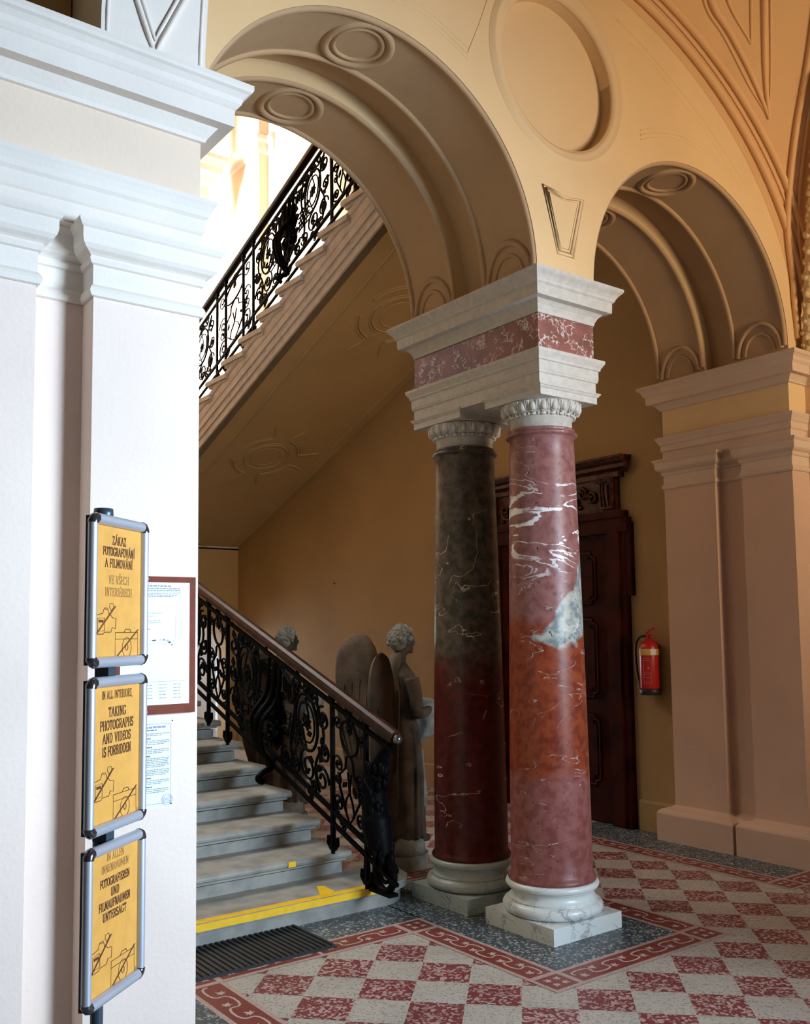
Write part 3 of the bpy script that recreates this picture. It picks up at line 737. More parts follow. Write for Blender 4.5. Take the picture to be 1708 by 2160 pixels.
def open_panel(I, w, lo, hi):
    """flower on an oval above a forked stem, as between the plain posts"""
    m = w/2; H_ = hi-lo
    I.t([(m+.26*w*cos(t*pi/12), hi-.20*H_+.15*H_*sin(t*pi/12)) for t in range(24)], .008, True)
    I.rose((m, hi-.02*H_), .045); I.rose((m, hi-.12*H_), .028)
    for f in (-1, 1):
        I.t([(m, hi-.35*H_), (m+f*.10*w, hi-.40*H_), (m+f*.12*w, hi-.50*H_), (m+f*.30*w, hi-.60*H_), (m+f*.30*w, hi-.72*H_), (m+f*.10*w, lo+.10*H_)], .007)
        I.t([(m+f*.05*w, hi-.52*H_), (m, lo+.30*H_), (m+f*.10*w, lo+.22*H_), (m+f*.14*w, lo+.12*H_), (m, lo+.02*H_)], .006)
        I.sc((m+f*.34*w, hi-.52*H_), .085*w+.02, 0, 1.4, .006, f); I.sc((m+f*.33*w, lo+.12*H_), .10*w+.02, -pi/2, 1.5, .007, f)
        I.sc((m+f*.36*w, lo+.34*H_), .07*w+.012, pi/2, 1.3, .006, f); I.leaf((m+f*.2*w, lo+.30*H_), pi/2+f*.6, .06, .016)
        I.sc((m+f*.36*w, hi-.13*H_), .08*w+.012, pi, 1.3, .006, f)
def ornate(I, w, lo, hi):
    H_ = hi-lo; m = w/2
    # central belly with grille, oval medallions left and right, foliage between
    for f in (-1, 1):
        for q, dd in ((1, 0), (.72, .0)):
            I.t([(m+f*.29*w+.095*w*q*cos(t*pi/14), lo+.62*H_+.27*H_*q*sin(t*pi/14)) for t in range(28)], .009 if q == 1 else .006, True)
        I.rose((m+f*.29*w, lo+.93*H_), .050); I.rose((m+f*.29*w, lo+.62*H_), .045)
        I.t([(m+f*.29*w, lo+.36*H_), (m+f*.25*w, lo+.55*H_), (m+f*.31*w, lo+.68*H_), (m+f*.28*w, lo+.85*H_)], .006)
        I.t([(m+f*.17*w+.02*w*sin(t*pi/7), lo+.10*H_+.8*H_*t/14) for t in range(15)], .009)
        I.t([(m+f*.40*w+.035*w*sin(t*pi/6), lo+.05*H_+.88*H_*t/14) for t in range(15)], .008)
        for c, r, a0, tn in (((.42,.20),.085,0,1.5),((.44,.48),.065,pi,1.5),((.43,.78),.075,pi/2,1.5),((.30,.20),.10,pi/2,1.6),((.19,.12),.065,pi,1.4),((.20,.90),.06,0,1.3),((.10,.10),.06,pi/2,1.3),((.36,.06),.045,0,1.2),((.36,.93),.05,pi,1.2)):
            I.sc((m+f*c[0]*w, lo+c[1]*H_), r, a0, tn, .0075, f)
            I.leaf((m+f*c[0]*w, lo+c[1]*H_+r*.6), random.uniform(0, 6.28), .07, .024); I.leaf((m+f*(c[0]-.02)*w, lo+c[1]*H_-r*.6), random.uniform(0, 6.28), .06, .02)
        # lattice
        for q in range(5):
            s0 = .12+.022*q; I.t([(m+f*(s0)*w, lo+.30*H_), (m+f*(s0+.03)*w, lo+.58*H_)], .0055)
            I.t([(m+f*.11*w, lo+(.32+.06*q)*H_), (m+f*.25*w, lo+(.30+.06*q)*H_)], .0055)
        for q in range(4): I.t([(m+f*(.08+.02*q)*w, lo+.88*H_), (m+f*(.085+.02*q)*w, lo+.74*H_)], .008)
        I.t([(m+f*.06*w, lo+.95*H_), (m+f*.13*w, lo+.88*H_), (m+f*.22*w, lo+.86*H_), (m+f*.16*w, lo+.70*H_)], .010)
    for q in range(120):
        a = random.uniform(0, 6.28); rr = random.random()**.6
        I.leaf((m+.085*w*rr*cos(a), lo+.50*H_+.40*H_*rr*sin(a)), random.uniform(0, 6.28), .085, .030)
    for q in range(7): I.rose((m+random.uniform(-.06,.06)*w, lo+(.14+.11*q)*H_), .050)
    for q in range(5): I.sc((m+random.uniform(-.05,.05)*w, lo+(.2+.15*q)*H_), .07, q, 1.4, .009, 1 if q % 2 else -1)
    for q in range(14):
        x = m+(q-6.5)/7*.46*w; I.leaf((x, lo+random.choice((.06,.97,.5))*H_), random.uniform(0, 6.28), .06, .018)
def belly(I, w, lo, hi, fn3):
    """bulging basket: thick S ribs that swell towards the outside"""
    m = w/2; H_ = hi-lo
    for q in (-1, 0, 1):
        pts = [fn3(m+q*.055*w, lo+H_*u, -.16*sin(pi*(1-u)**1.2)*(1 if u < .95 else 0)) for u in [i/14 for i in range(15)]]
        I.mb.tube(catmull([fn3(m+q*.055*w, hi*.98, 0), fn3(m+q*.05*w, lo+.62*H_, -.03), fn3(m+q*.045*w, lo+.38*H_, -.14), fn3(m+q*.03*w, lo+.10*H_, -.12), fn3(m+q*.01*w, lo-.10*H_, -.03), fn3(m-.05*w*0, lo-.17*H_, -.10), fn3(m, lo-.22*H_, -.13), fn3(m, lo-.26*H_, -.09)], 6), .016 if q else .022, 6)
def railing(name, label, X, ys, nosf, T, SUB, L1, L2, panels, posts, rail_r, mrail, group=None, sgn=1, foot=.08, ends=None):
    y0, y1 = ys
    r = thing(name, label, 'railing', (X, y0, nosf(y0)))
    sl = .3645 if sgn > 0 else -.367
    P = lambda y, h, dx=0: (X+dx, y, nosf(y)+h)
    hr = MB(); a = Vector(P(y0, T-.035)); b = Vector(P(y1, T-.035)); d = (b-a).normalized(); u = Vector((1,0,0)); v = d.cross(u)
    if v.z < 0: v = -v
    sec = [(-.034,-.030),(-.022,-.034),(.022,-.034),(.034,-.030),(.036,-.004),(.030,.018),(.014,.032),(-.014,.032),(-.030,.018),(-.036,-.004)]
    vs = [a+u*p+v*q for p, q in sec]+[b+u*p+v*q for p, q in sec]; K = len(sec)
    hr.add(vs, [(i, (i+1) % K, K+(i+1) % K, K+i) for i in range(K)]+[tuple(range(K)), tuple(range(K, 2*K))])
    hr.build('handrail', mrail, r)
    for h, t in ((SUB, .012), (L1, .012), (L2, .010), (T-.078, .006)):
        mb = MB(); a = Vector(P(y0, h)); b = Vector(P(y1, h)); mb.obox((a+b)/2, d, u, v, ((b-a).length/2, .011, t)); mb.build('rail_bar', M['iron'], r)
    for y in posts:
        mb = MB(); mb.box((X-.012, y-.012, nosf(y)+foot), (X+.012, y+.012, nosf(y)+T-.07)); mb.box((X-.02, y-.02, nosf(y)+T-.11), (X+.02, y+.02, nosf(y)+T-.075))
        zf = nosf(y)+foot
        mb.tube([(X, y-.045, zf+.05), (X, y-.05, zf+.01), (X, y-.02, zf-.02), (X, y+.02, zf-.02), (X, y+.05, zf+.01), (X, y+.045, zf+.05)], .015, 6)
        mb.tube([(X, y, zf), (X, y, zf-.05)], .014, 6)
        mb.build('baluster_post', M['iron'], r)
    for kind, a, b in panels:
        fn = lambda s, h, a=a, b=b: (X, a+(s if b > a else -s), nosf(a+(s if b > a else -s))+h)
        fn3 = lambda s, h, dx, a=a, b=b: Vector((X+dx, a+(s if b > a else -s), nosf(a+(s if b > a else -s))+h))
        I = Iron(fn); w_ = abs(b-a)
        if kind == 'o': open_panel(I, w_, L1, SUB)
        elif kind == 'b': ornate(I, w_, L1, SUB); belly(I, w_, L1, SUB, fn3)
        # small scrolls between the two lower bars
        for q in range(int(w_/.16)):
            if q % 3 == 1: I.sc(((q+.5)*.16, (L1+L2)/2), .03, 0, 1.3, .005); I.leaf(((q+.5)*.16, (L1+L2)/2), .5, .06, .012)
        I.mb.build('scroll_panel', M['iron'], r, fixn=False)
    return r
lowr = railing('stair_railing', 'black wrought iron railing with dark wooden handrail along the lower flight', 3.10, (4.24, 10.6), nos, 1.03, .905, .265, .19,
        [('o', 4.53, 4.88), ('b', 4.90, 6.30), ('o', 6.32, 6.62), ('b', 6.64, 8.02), ('o', 8.04, 8.36), ('b', 8.38, 9.8)],
        [4.53, 4.89, 6.31, 6.63, 8.03, 8.37, 9.8], .03, M['wood'], foot=.06)
# newel: S-shaped cast stem with leaf work, wheel scroll at the foot
nw = MB(); X = 3.12
body = catmull([(X,4.27,1.00),(X,4.36,.93),(X,4.45,.80),(X,4.48,.64),(X,4.46,.50),(X,4.42,.38),(X,4.37,.27)], 8)
nw.tube(body, [.018+.058*sin(pi*min(1, (i/len(body))**1.5*1.05)) + (.012 if i > len(body)*.6 else 0) for i in range(len(body))], 12)
nw.tube([(X, 4.385+.085*cos(t*pi/12), .245+.095*sin(t*pi/12)) for t in range(24)], .022, 8, 0, True)
nw.tube([(X, 4.385+(.07-.05*t/20)*cos(t*.5), .245+(.07-.05*t/20)*sin(t*.5)) for t in range(21)], .012, 6)
nw.tube(catmull([(X,4.47,.42),(X,4.54,.34),(X,4.56,.24),(X,4.52,.16),(X,4.46,.15)], 6), .020, 7)
nw.box((X-.03, 4.30, .132), (X+.03, 4.50, .15))
for i in range(130):
    p = body[int((.30+random.random()*.65)*len(body))]; a = random.uniform(0, 6.28)
    nw.ball(p+Vector((.055*cos(a), .065*sin(a), random.uniform(-.02,.02))), random.uniform(.012,.030), 6, 0, (.8,.8,1.4))
nw.build('newel_post', M['iron'], lowr)
MB().ball((3.10, 4.225, nos(4.23)+.985), .028, 12).build('handrail_knob', M['chrome'], lowr)
railing('stair_railing', 'black wrought iron railing high up along the edge of the upper flight', 4.40, (11.6, 4.9), unos, 1.04, .86, .17, .06,
        [('b', 11.0, 9.26), ('o', 9.22, 8.42), ('b', 8.39, 6.92), ('o', 6.88, 6.55), ('b', 6.5, 5.1)],
        [11.0, 9.24, 9.03, 8.62, 8.40, 6.90, 6.52, 5.1], .03, M['railtop'], sgn=-1, foot=.0)

# ---------------------------------------------------------------- carved door in the right wall
DXW = 6.05
dr = struct(thing('door_1', 'tall dark red-brown double door with carved surround behind the columns', 'door', (6.05, 5.87, 0)))
DY0, DY1 = 5.01, 6.73
def sidebox(mb, y0, y1, z0, z1, d0, d1, mi=0): mb.box((DXW-d1, y0, z0), (DXW-d0, y1, z1), mi)
fr = MB()
for a, b in ((DY0, DY0+.20), (DY1-.20, DY1)):
    sidebox(fr, a, b, 0, 2.42, 0, .07); sidebox(fr, a+.05, b-.05, .02, 2.42, .07, .095)
sidebox(fr, DY0-.05, DY0+.1, 1.86, 2.46, 0, .06); sidebox(fr, DY1-.1, DY1+.05, 1.86, 2.46, 0, .06)
sidebox(fr, DY0-.03, DY1+.03, 2.38, 2.50, 0, .09); sidebox(fr, DY0+.0, DY1, 2.50, 2.56, 0, .12)
fr.build('door_frame', M['door'], dr)
hd = MB(); sidebox(hd, DY0+.08, DY1-.08, 2.56, 2.86, 0, .06)
for yc in (DY0+.15, DY1-.15):
    sidebox(hd, yc-.055, yc+.055, 2.58, 2.84, .06, .11)
    for q in (-.03, 0, .03): hd.tube([(DXW-.12, yc+q, 2.60), (DXW-.135, yc+q, 2.72), (DXW-.13, yc+q, 2.83)], .010, 6)
    for s_ in (-1, 1):
        sp = spiral((yc+s_*.045, 2.80), .035, .008, 0, 1.5); hd.tube([(DXW-.13, a, b) for a, b in sp], .011, 6)
for q in range(11):
    yc = DY0+.32+q*.107; I2 = spiral((yc, 2.69+.05*sin(q*1.9)), .055, .012, q, 1.4); hd.tube([(DXW-.075, a, b) for a, b in I2], .013, 6)
    hd.ball((DXW-.07, yc+.03, 2.66+.06*cos(q*2.2)), .022, 7)
hd.build('carved_frieze', M['doorlight'], dr)
pd = MB()
cp = [(.06,0),(.07,.02),(.10,.035),(.10,.06),(.13,.075),(.15,.10),(.15,.115),(0,.12)]
for a, b in ((DY0-.05, DY0+.52), (DY1-.52, DY1+.05)):
    pd.sweep([(DXW, b), (DXW, a)][::-1] if False else [(DXW+.0, b), (DXW+.0, a)], [(o, 2.87+z*1.2) for o, z in cp])
    pd.box((DXW-.08, a+.08, 2.84), (DXW, b-.02, 2.88))
mid = [(DY0+.52+ (DY1-DY0-1.04)*i/12, 2.93+.07*sin(pi*i/12)) for i in range(13)]
for h, d_ in ((0,.10),(.035,.13),(.07,.16)):
    pd.tube([(DXW-.03-d_*.5, yy, zz+h-.04) for yy, zz in mid], .026, 6)
pd.prism([[(DY0+.50,2.86)]+mid+[(DY1-.50,2.86)]], fx, DXW-.07, DXW)
pd.build('pediment', M['doorlight'], dr)
for a, b in ((DY0+.21, 5.865), (5.875, DY1-.21)):
    lf_ = MB(); sidebox(lf_, a, b, .01, 2.37, -.01, .03)
    L_ = lf_.build('door_leaf', M['door'], dr)
    pn = MB(); w_ = b-a
    for z0, z1 in ((1.80,2.24),(1.02,1.68),(.30,.88)):
        c = .05; y0, y1 = a+.13, b-.13
        pts = [(y0+c,z0),(y1-c,z0),(y1-c,z0+c*.6),(y1,z0+c),(y1,z1-c),(y1-c,z1-c*.6),(y1-c,z1),(y0+c,z1),(y0+c,z1-c*.6),(y0,z1-c),(y0,z0+c),(y0+c,z0+c*.6)]
        pn.tube([(DXW-.033, p, q) for p, q in pts], .012, 6, 0, True)
        pn.prism([[(p*.84+.16*(y0+y1)/2, q*.84+.16*(z0+z1)/2) for p, q in pts]], fx, DXW-.040, DXW-.028)
    pn.build('door_panel', M['door'], L_)
hdl = MB(); hdl.tube([(DXW-.03,5.82,1.08),(DXW-.08,5.82,1.08),(DXW-.08,5.74,1.07)], .009, 8); hdl.box((DXW-.04,5.80,1.0),(DXW-.03,5.84,1.2)); hdl.build('door_handle', M['gold'], dr)

# ---------------------------------------------------------------- fire extinguisher
fe = thing('fire_extinguisher', 'red fire extinguisher hung on the wall between the door and the right pier', 'fire extinguisher', (5.95, 4.77, 1.09))
ex, ey = 5.955, 4.77
MB().lathe([(.02,1.115),(.073,1.12),(.078,1.135),(.078,1.43),(.074,1.46),(.058,1.485),(.030,1.50),(.026,1.515),(.0,1.516)], (ex, ey, 0), 32).build('cylinder', M['red'], fe)
MB().lathe([(.0,1.075),(.078,1.078),(.083,1.085),(.083,1.118),(.079,1.125),(.02,1.125)], (ex, ey, 0), 32).build('foot_ring', M['blackp'], fe)
MB().lathe([(.0785,1.385),(.0792,1.386),(.0792,1.432),(.0785,1.433)], (ex, ey, 0), 32).build('label_band', M['gold'], fe)
def cylp(ang, z, r=.0795): return (ex+r*cos(ang), ey+r*sin(ang), z)
va = math.atan2(-ey, -ex)
lb = MB()
for z in (1.36,1.345,1.25,1.235,1.215,1.18,1.165): lb.tube([cylp(va-.35-.0+.75*i/8-.25, z) for i in range(9)], .0009, 4)
for aa in (va-.60, va+.15): lb.tube([cylp(aa, 1.165+.195*i/6) for i in range(7)], .0009, 4)
for i in range(3): lb.tube([cylp(va-.2+.06*i, 1.285), cylp(va-.17+.06*i, 1.295), cylp(va-.15+.06*i, 1.28)], .0014, 4)
lb.build('printed_label', M['pinkline'], fe)
wl_ = MB(); vs = [cylp(va+.12+.55*i/8, z, .0797) for z in (1.387,1.431) for i in range(9)]; wl_.add(vs, [(i, i+1, i+10, i+9) for i in range(8)]); wl_.ball(cylp(va+.2, 1.409, .079), .006, 8)
wl_.build('white_tag', M['paper'], fe)
vh = MB(); vh.lathe([(.0,1.51),(.018,1.512),(.018,1.545),(.0,1.546)], (ex, ey, 0), 16)
vh.tube([(ex, ey+.03, 1.545), (ex-.01, ey-.05, 1.548), (ex-.02, ey-.11, 1.535)], .008, 8)
vh.build('valve', M['red'], fe)
MB().tube([(ex, ey+.025, 1.555), (ex-.005, ey-.03, 1.585), (ex-.015, ey-.08, 1.600)], .008, 8).build('lever', M['red'], fe)
MB().tube(catmull([(ex,ey+.01,1.53),(ex-.005,ey+.07,1.53),(ex-.01,ey+.115,1.48),(ex-.01,ey+.125,1.38),(ex-.01,ey+.115,1.25),(ex-.01,ey+.085,1.13)], 8), .010, 8).build('hose', M['blackp'], fe)
MB().tube([(ex-.01,ey+.10,1.19),(ex-.01,ey+.08,1.10)], [.011,.016], 8).build('nozzle', M['blackp'], fe)
brk = MB(); brk.box((6.02, ey-.03, 1.38), (6.05, ey+.03, 1.46)); brk.build('wall_bracket', M['blackp'], fe)

# ---------------------------------------------------------------- sign stand with three snap frames
dv = Vector((.764, .645, 0)).normalized(); upv = Vector((0, 0, 1)); nv = Vector((dv.y, -dv.x, 0))   # nv faces the viewer
if nv.dot(Vector((0, 0, 0))-Vector((.7, 1.95, 0))) < 0: nv = -nv
O = Vector((.628, 1.905, 0)); W_ = .232
ss = thing('sign_stand', 'grey pole stand carrying three amber no-photography posters before the left pier', 'sign stand', (.705, 2.0, 0))
pole = MB().lathe([(0,0),(.013,0),(.013,1.845),(0,1.845)], (0,0,0), 20); pc = O+dv*.108-nv*.035
for i, v in enumerate(pole.v): pole.v[i] = (v[0]+pc.x, v[1]+pc.y, v[2])
pole.build('pole', M['slate'], ss)
cp_ = MB().lathe([(0,1.838),(.012,1.84),(.019,1.846),(.021,1.858),(.020,1.870),(.0,1.872)], tuple(pc), 20); cp_.build('pole_cap', M['slate'], ss)
bs = MB().lathe([(0,0),(.15,0),(.15,.010),(.14,.016),(.03,.024),(0,.026)], tuple(pc), 40); bs.build('stand_base', M['slate'], ss)
# hand-made slab-serif capitals: (strokes, serif ticks) in a box 1 high; tick = (x, y) centre of a horizontal serif
def _arcp(cx, cy, rx, ry, a0, a1, n=10): return [(cx+rx*cos(radians(a0+(a1-a0)*i/n)), cy+ry*sin(radians(a0+(a1-a0)*i/n))) for i in range(n+1)]
GL = {
'A': (.78, [[(.06,0),(.39,1),(.72,0)],[(.17,.34),(.61,.34)]], [(.06,0),(.72,0)]),
'B': (.66, [[(.14,0),(.14,1)],[(.04,1),(.34,1)]+_arcp(.34,.76,.22,.24,90,-90)+[(.14,.52)],[(.34,.52)]+_arcp(.34,.26,.26,.26,90,-90)+[(.04,0)]], []),
'C': (.70, [_arcp(.38,.5,.32,.5,45,315,16),[(.62,.98),(.62,.74)],[(.62,.02),(.62,.26)]], []),
'D': (.74, [[(.14,0),(.14,1)],[(.04,1),(.32,1)]+_arcp(.32,.5,.34,.5,90,-90,14)+[(.04,0)]], []),
'E': (.62, [[(.14,0),(.14,1)],[(.04,1),(.56,1),(.56,.80)],[(.04,0),(.58,0),(.58,.20)],[(.14,.52),(.42,.52)],[(.42,.62),(.42,.42)]], []),
'F': (.60, [[(.14,0),(.14,1)],[(.04,1),(.56,1),(.56,.80)],[(.14,.52),(.42,.52)],[(.42,.62),(.42,.42)]], [(.14,0)]),
'G': (.74, [_arcp(.38,.5,.32,.5,45,340,16),[(.62,.98),(.62,.76)],[(.46,.42),(.72,.42)],[(.64,.42),(.64,.08)]], []),
'H': (.76, [[(.14,0),(.14,1)],[(.62,0),(.62,1)],[(.14,.5),(.62,.5)]], [(.14,0),(.14,1),(.62,0),(.62,1)]),
'I': (.34, [[(.17,0),(.17,1)]], [(.17,0),(.17,1)]),
'K': (.72, [[(.14,0),(.14,1)],[(.14,.45),(.58,1)],[(.28,.60),(.62,0)]], [(.14,0),(.14,1),(.58,1),(.62,0)]),
'L': (.60, [[(.14,0),(.14,1)],[(.04,0),(.56,0),(.56,.24)]], [(.14,1)]),
'M': (.92, [[(.14,0),(.14,1),(.46,.25),(.78,1),(.78,0)]], [(.14,0),(.14,1),(.78,0),(.78,1)]),
'N': (.78, [[(.14,0),(.14,1),(.64,0),(.64,1)]], [(.14,0),(.10,1),(.64,1)]),
'O': (.76, [_arcp(.38,.5,.33,.5,0,360,22)], []),
'P': (.62, [[(.14,0),(.14,1)],[(.04,1),(.34,1)]+_arcp(.34,.74,.24,.26,90,-90)+[(.14,.48)]], [(.14,0)]),
'R': (.70, [[(.14,0),(.14,1)],[(.04,1),(.34,1)]+_arcp(.34,.74,.24,.26,90,-90)+[(.14,.48)],[(.36,.48),(.62,0)]], [(.14,0),(.62,0)]),
'S': (.58, [_arcp(.29,.74,.21,.26,30,270,12)+_arcp(.29,.25,.23,.25,90,-150,12),[(.50,.98),(.50,.78)],[(.07,.02),(.07,.22)]], []),
'T': (.66, [[(.33,0),(.33,1)],[(.06,.80),(.06,1),(.60,1),(.60,.80)]], [(.33,0)]),
'U': (.74, [[(.14,1),(.14,.30)]+_arcp(.37,.26,.23,.26,180,360,10)+[(.60,1)]], [(.14,1),(.60,1)]),
'V': (.76, [[(.08,1),(.38,0),(.68,1)]], [(.08,1),(.68,1)]),
'X': (.74, [[(.10,1),(.62,0)],[(.62,1),(.10,0)]], [(.10,1),(.62,0),(.62,1),(.10,0)]),
'Z': (.64, [[(.08,.78),(.08,1),(.56,1),(.06,0),(.58,0),(.58,.22)]], []),
',': (.26, [[(.12,.08),(.06,-.16)]], []), ' ': (.36, [], []),
}
ACC = {'Á': ('A', 'a'), 'Í': ('I', 'a'), 'É': ('E', 'a'), 'Š': ('S', 'c'), 'Ä': ('A', 'd')}
def letters(mb, body, size, ctr, wt, xs=.80):
    tot = sum(GL[ACC.get(ch, (ch,))[0]][0]+.10 for ch in body)-.10; x = -tot/2
    for ch in body:
        base, acc = ACC.get(ch, (ch, None)); wd, st_, tk = GL[base]
        def q(a, b): return ctr+dv*((x+a)*size*xs)+upv*((b-.5)*size)
        ls = list(st_)+[[(a-.10, b), (a+.10, b)] for a, b in tk]
        m_ = wd/2
        if acc == 'a': ls.append([(m_-.02, 1.10), (m_+.12, 1.28)])
        if acc == 'c': ls.append([(m_-.14, 1.28), (m_, 1.10), (m_+.14, 1.28)])
        if acc == 'd': ls += [[(m_-.14, 1.18), (m_-.10, 1.18)], [(m_+.10, 1.18), (m_+.14, 1.18)]]
        for l in ls:
            for a, b in zip(l, l[1:]):
                A_, B_ = q(*a), q(*b); d = B_-A_
                if d.length < 1e-7: continue
                vert = abs(a[1]-b[1]) > .5*abs(a[0]-b[0]); hw = size*wt*(1 if vert else .55)/2
                d.normalize(); n_ = nv.cross(d)
                A_ = A_-d*hw*.6; B_ = B_+d*hw*.6
                mb.add([A_+n_*hw, B_+n_*hw, B_-n_*hw, A_-n_*hw], [(0,1,2,3)])
        x += wd+.10
FR = [(1.531, 1.850, [("ZÁKAZ",.022,.268,1),("FOTOGRAFOVÁNÍ",.022,.244,1),("A FILMOVÁNÍ",.022,.219,1),("VE VŠECH",.022,.184,0),("INTERIÉRECH",.022,.158,0)]),
      (1.191, 1.512, [("IN ALL INTERIORS,",.021,.282,0),("TAKING",.024,.246,1),("PHOTOGRAPHS",.024,.219,1),("AND VIDEOS",.024,.192,1),("IS FORBIDDEN",.024,.165,1)]),
      (.852, 1.172, [("IN ALLEN",.019,.287,0),("INNENRÄUMEN",.019,.265,0),("FOTOGRAFIEREN",.0205,.237,1),("UND",.0205,.214,1),("FILMAUFNAHMEN",.0205,.191,1),("UNTERSAGT",.0205,.168,1)])]
def P3(a, z, d=0): return O+dv*a+Vector((0, 0, z))+nv*d
for fi, (z0, z1, lines) in enumerate(FR):
    h = z1-z0; fo = thing('poster_frame', None, None); fo.parent = ss
    fo.location = (0,0,0); fo.matrix_parent_inverse = Matrix.Translation(-ss.location)
    bk = MB(); bk.obox(P3(W_/2, (z0+z1)/2, -.010), dv, nv, upv, (W_/2-.006, .004, h/2-.006)); bk.build('back_plate', M['slate'], fo)
    for a0, b0, a1, b1 in ((.0,z0,.0,z1),(W_,z0,W_,z1)):
        MB().tube([P3(a0+(.010 if a0 == 0 else -.010), z0+.02), P3(a1+(.010 if a0 == 0 else -.010), z1-.02)], .0105, 10).build('frame_profile', M['alu'], fo)
    for z in (z0+.011, z1-.011): MB().tube([P3(.022, z), P3(W_-.022, z)], .0115, 10).build('frame_profile', M['alu'], fo)
    for a in (0, 1):
        for z in (0, 1):
            cz_ = z1-.022 if z else z0+.022; ca = W_-.022 if a else .022
            ang0 = (0 if z else -pi/2) if a else (pi/2 if z else pi)
            MB().tube([P3(ca+.0118*cos(ang0+pi/2*i/6), cz_+.0118*sin(ang0+pi/2*i/6)) for i in range(7)], .0118, 10).build('corner_cap', M['chrome'], fo)
    po = MB(); po.obox(P3(W_/2, (z0+z1)/2, -.003), dv, nv, upv, (W_/2-.016, .0008, h/2-.018)); po = po.build('poster', M['amber'], fo)
    for nm_, bb_, mm_ in (('bold_lettering', 1, M['ink']), ('thin_lettering', 0, M['ink2'] if fi != 1 else M['ink'])):
        lt = MB()
        for t, sz_, z, b in lines:
            if b == bb_: letters(lt, t, sz_*.80, P3(W_/2+.002, z0+z, -.0016),   .135 if b else .085, .80 if len(t) < 12 else (.72 if b else .66))
        lt.build(nm_, mm_, po, fixn=False)
    dw = MB(); D = lambda a, z: P3(a, z0+z, -.0019)
    def ln(pts, r=.0007, closed=False): dw.tube([D(a, b) for a, b in pts], r, 4, 0, closed)
    oy = .0
    ln([(.028,.108),(.055,.112),(.060,.122),(.076,.120),(.080,.110),(.086,.110),(.092,.104),(.108,.102),(.106,.080),(.093,.083),(.088,.073),(.062,.073),(.058,.069),(.028,.069)], .0008, False)
    ln([(.058,.119),(.062,.124),(.076,.123)], .0006); ln([(.036,.102),(.062,.103),(.062,.076),(.036,.075)], .0007, True)
    dw.obox(D(.049,.096), dv, upv, nv, (.009, .0028, .0004)); ln([(.081,.126),(.083,.133),(.096,.133),(.098,.125),(.088,.118)], .0007, True)
    for q in (0, .004): ln([(.020+q,.062),(.103+q,.128)], .0009)
    dw.build('crossed_out_video_camera', M['ink'], po); dw = MB()
    ln([(.106,.072),(.200,.072),(.202,.018),(.106,.018)], .0008, True); ln([(.106,.058),(.200,.058)], .0007)
    ln([(.142,.073),(.148,.079),(.166,.079),(.170,.073)], .0009); ln([(.154+.019*cos(t*pi/10), .040+.021*sin(t*pi/10)) for t in range(20)], .0007, True)
    ln([(.154+.005*cos(t*pi/6), .040+.0065*sin(t*pi/6)) for t in range(12)], .0009, True)
    for q in (0, .004): ln([(.106+q,.018),(.200+q,.078)], .0008)
    dw.build('crossed_out_photo_camera', M['ink'], po); dw = MB()
    ln([(.020,.024-.014),(.196,.012),(.204,.020),(.208,.028)], .0006) if fi != 0 else ln([(.022,.006+.004),(.190,.010),(.200,.020),(.207,.022)], .0006)
    dw.build('printed_border', M['ink'], po)
for z in (1.515, 1.175):
    MB().obox(pc+nv*.010+Vector((0,0,z+.006)), dv, nv, upv, (.016,.016,.012)).build('clamp', M['slate'], ss)

# ---------------------------------------------------------------- notices on the left pier
yb_ = 2.9
nb = thing('notice_board', 'red-brown notice board with a large white sheet on the left pier', 'notice board', (1.20, yb_, 1.57))
k_ = 2.9/3.33
def nx(x): return x*k_
def nz(z): return 1.6+(z-1.6)*k_
MB().box((1.03, yb_-.014, nz(1.306)), (nx(1.494), yb_-.001, nz(1.810))).build('board', M['board'], nb)
MB().box((1.05, yb_-.0155, nz(1.340)), (nx(1.469), yb_-.0142, nz(1.788))).build('paper_sheet', M['paper'], nb)
pr_ = MB()
def strip(x0, x1, z, t=.0011, y=yb_-.0160, mi=0): pr_.box((x0, y, z-t), (x1, y+.0004, z+t), mi)
def words(x0, x1, z, t=.0011, mi=0):
    x = x0
    while x < x1-.004:
        l = random.uniform(.004, .014); strip(x, min(x+l, x1), z, t, mi=mi); x += l+.0025
words(1.11, 1.215, 1.752, .0022); words(1.11, 1.245, 1.744, .0016, 0); words(1.11, 1.25, 1.738, .0016); strip(1.08, 1.25, 1.733, .0006)
for q, z in enumerate((1.728,1.723,1.718)): words(1.09, 1.25-.012*q, z, .0011)
for z in (1.665,1.656,1.640,1.634,1.615,1.613): words(1.09, 1.14+random.uniform(0,.05), z, .0009)
for q in range(16): x = 1.10+random.random()*.135; z = 1.562+random.random()*.02; strip(x, x+random.uniform(.002,.008), z, random.choice((.0007,.002)), mi=1)
strip(1.10, 1.215, 1.578, .0004); strip(1.10,1.225,1.566,.0004)
pr_.box((1.232, yb_-.016, 1.58), (1.2325, yb_-.0156, 1.655)); pr_.box((1.250, yb_-.016, 1.595), (1.2505, yb_-.0156, 1.64)); pr_.box((1.236, yb_-.016, 1.656), (1.252, yb_-.0156, 1.6565))
strip(1.06, 1.265, 1.447, .0005)
for q in range(5):
    for x in (1.13, 1.178, 1.225): words(x, x+.026, 1.437-.0105*q, .0010)
pr_.build('printed_lines', [M['greyink'], M['darkink']], nb)
for z in (nz(1.80), nz(1.316)): MB().lathe([(0,-.0155),(.003,-.0155),(.003,-.0142)], (1.138, yb_, z), 12, axis='y').build('screw', M['alu'], nb)
pn_ = thing('paper_notice', 'white sheet with blue print and a round violet stamp below the notice board', 'paper notice', (1.17, yb_, 1.18))
ztop, zbot, xr = 1.6+(1.286-1.6)*k_, 1.6+(.964-1.6)*k_, nx(1.420)
xl = xr-.21
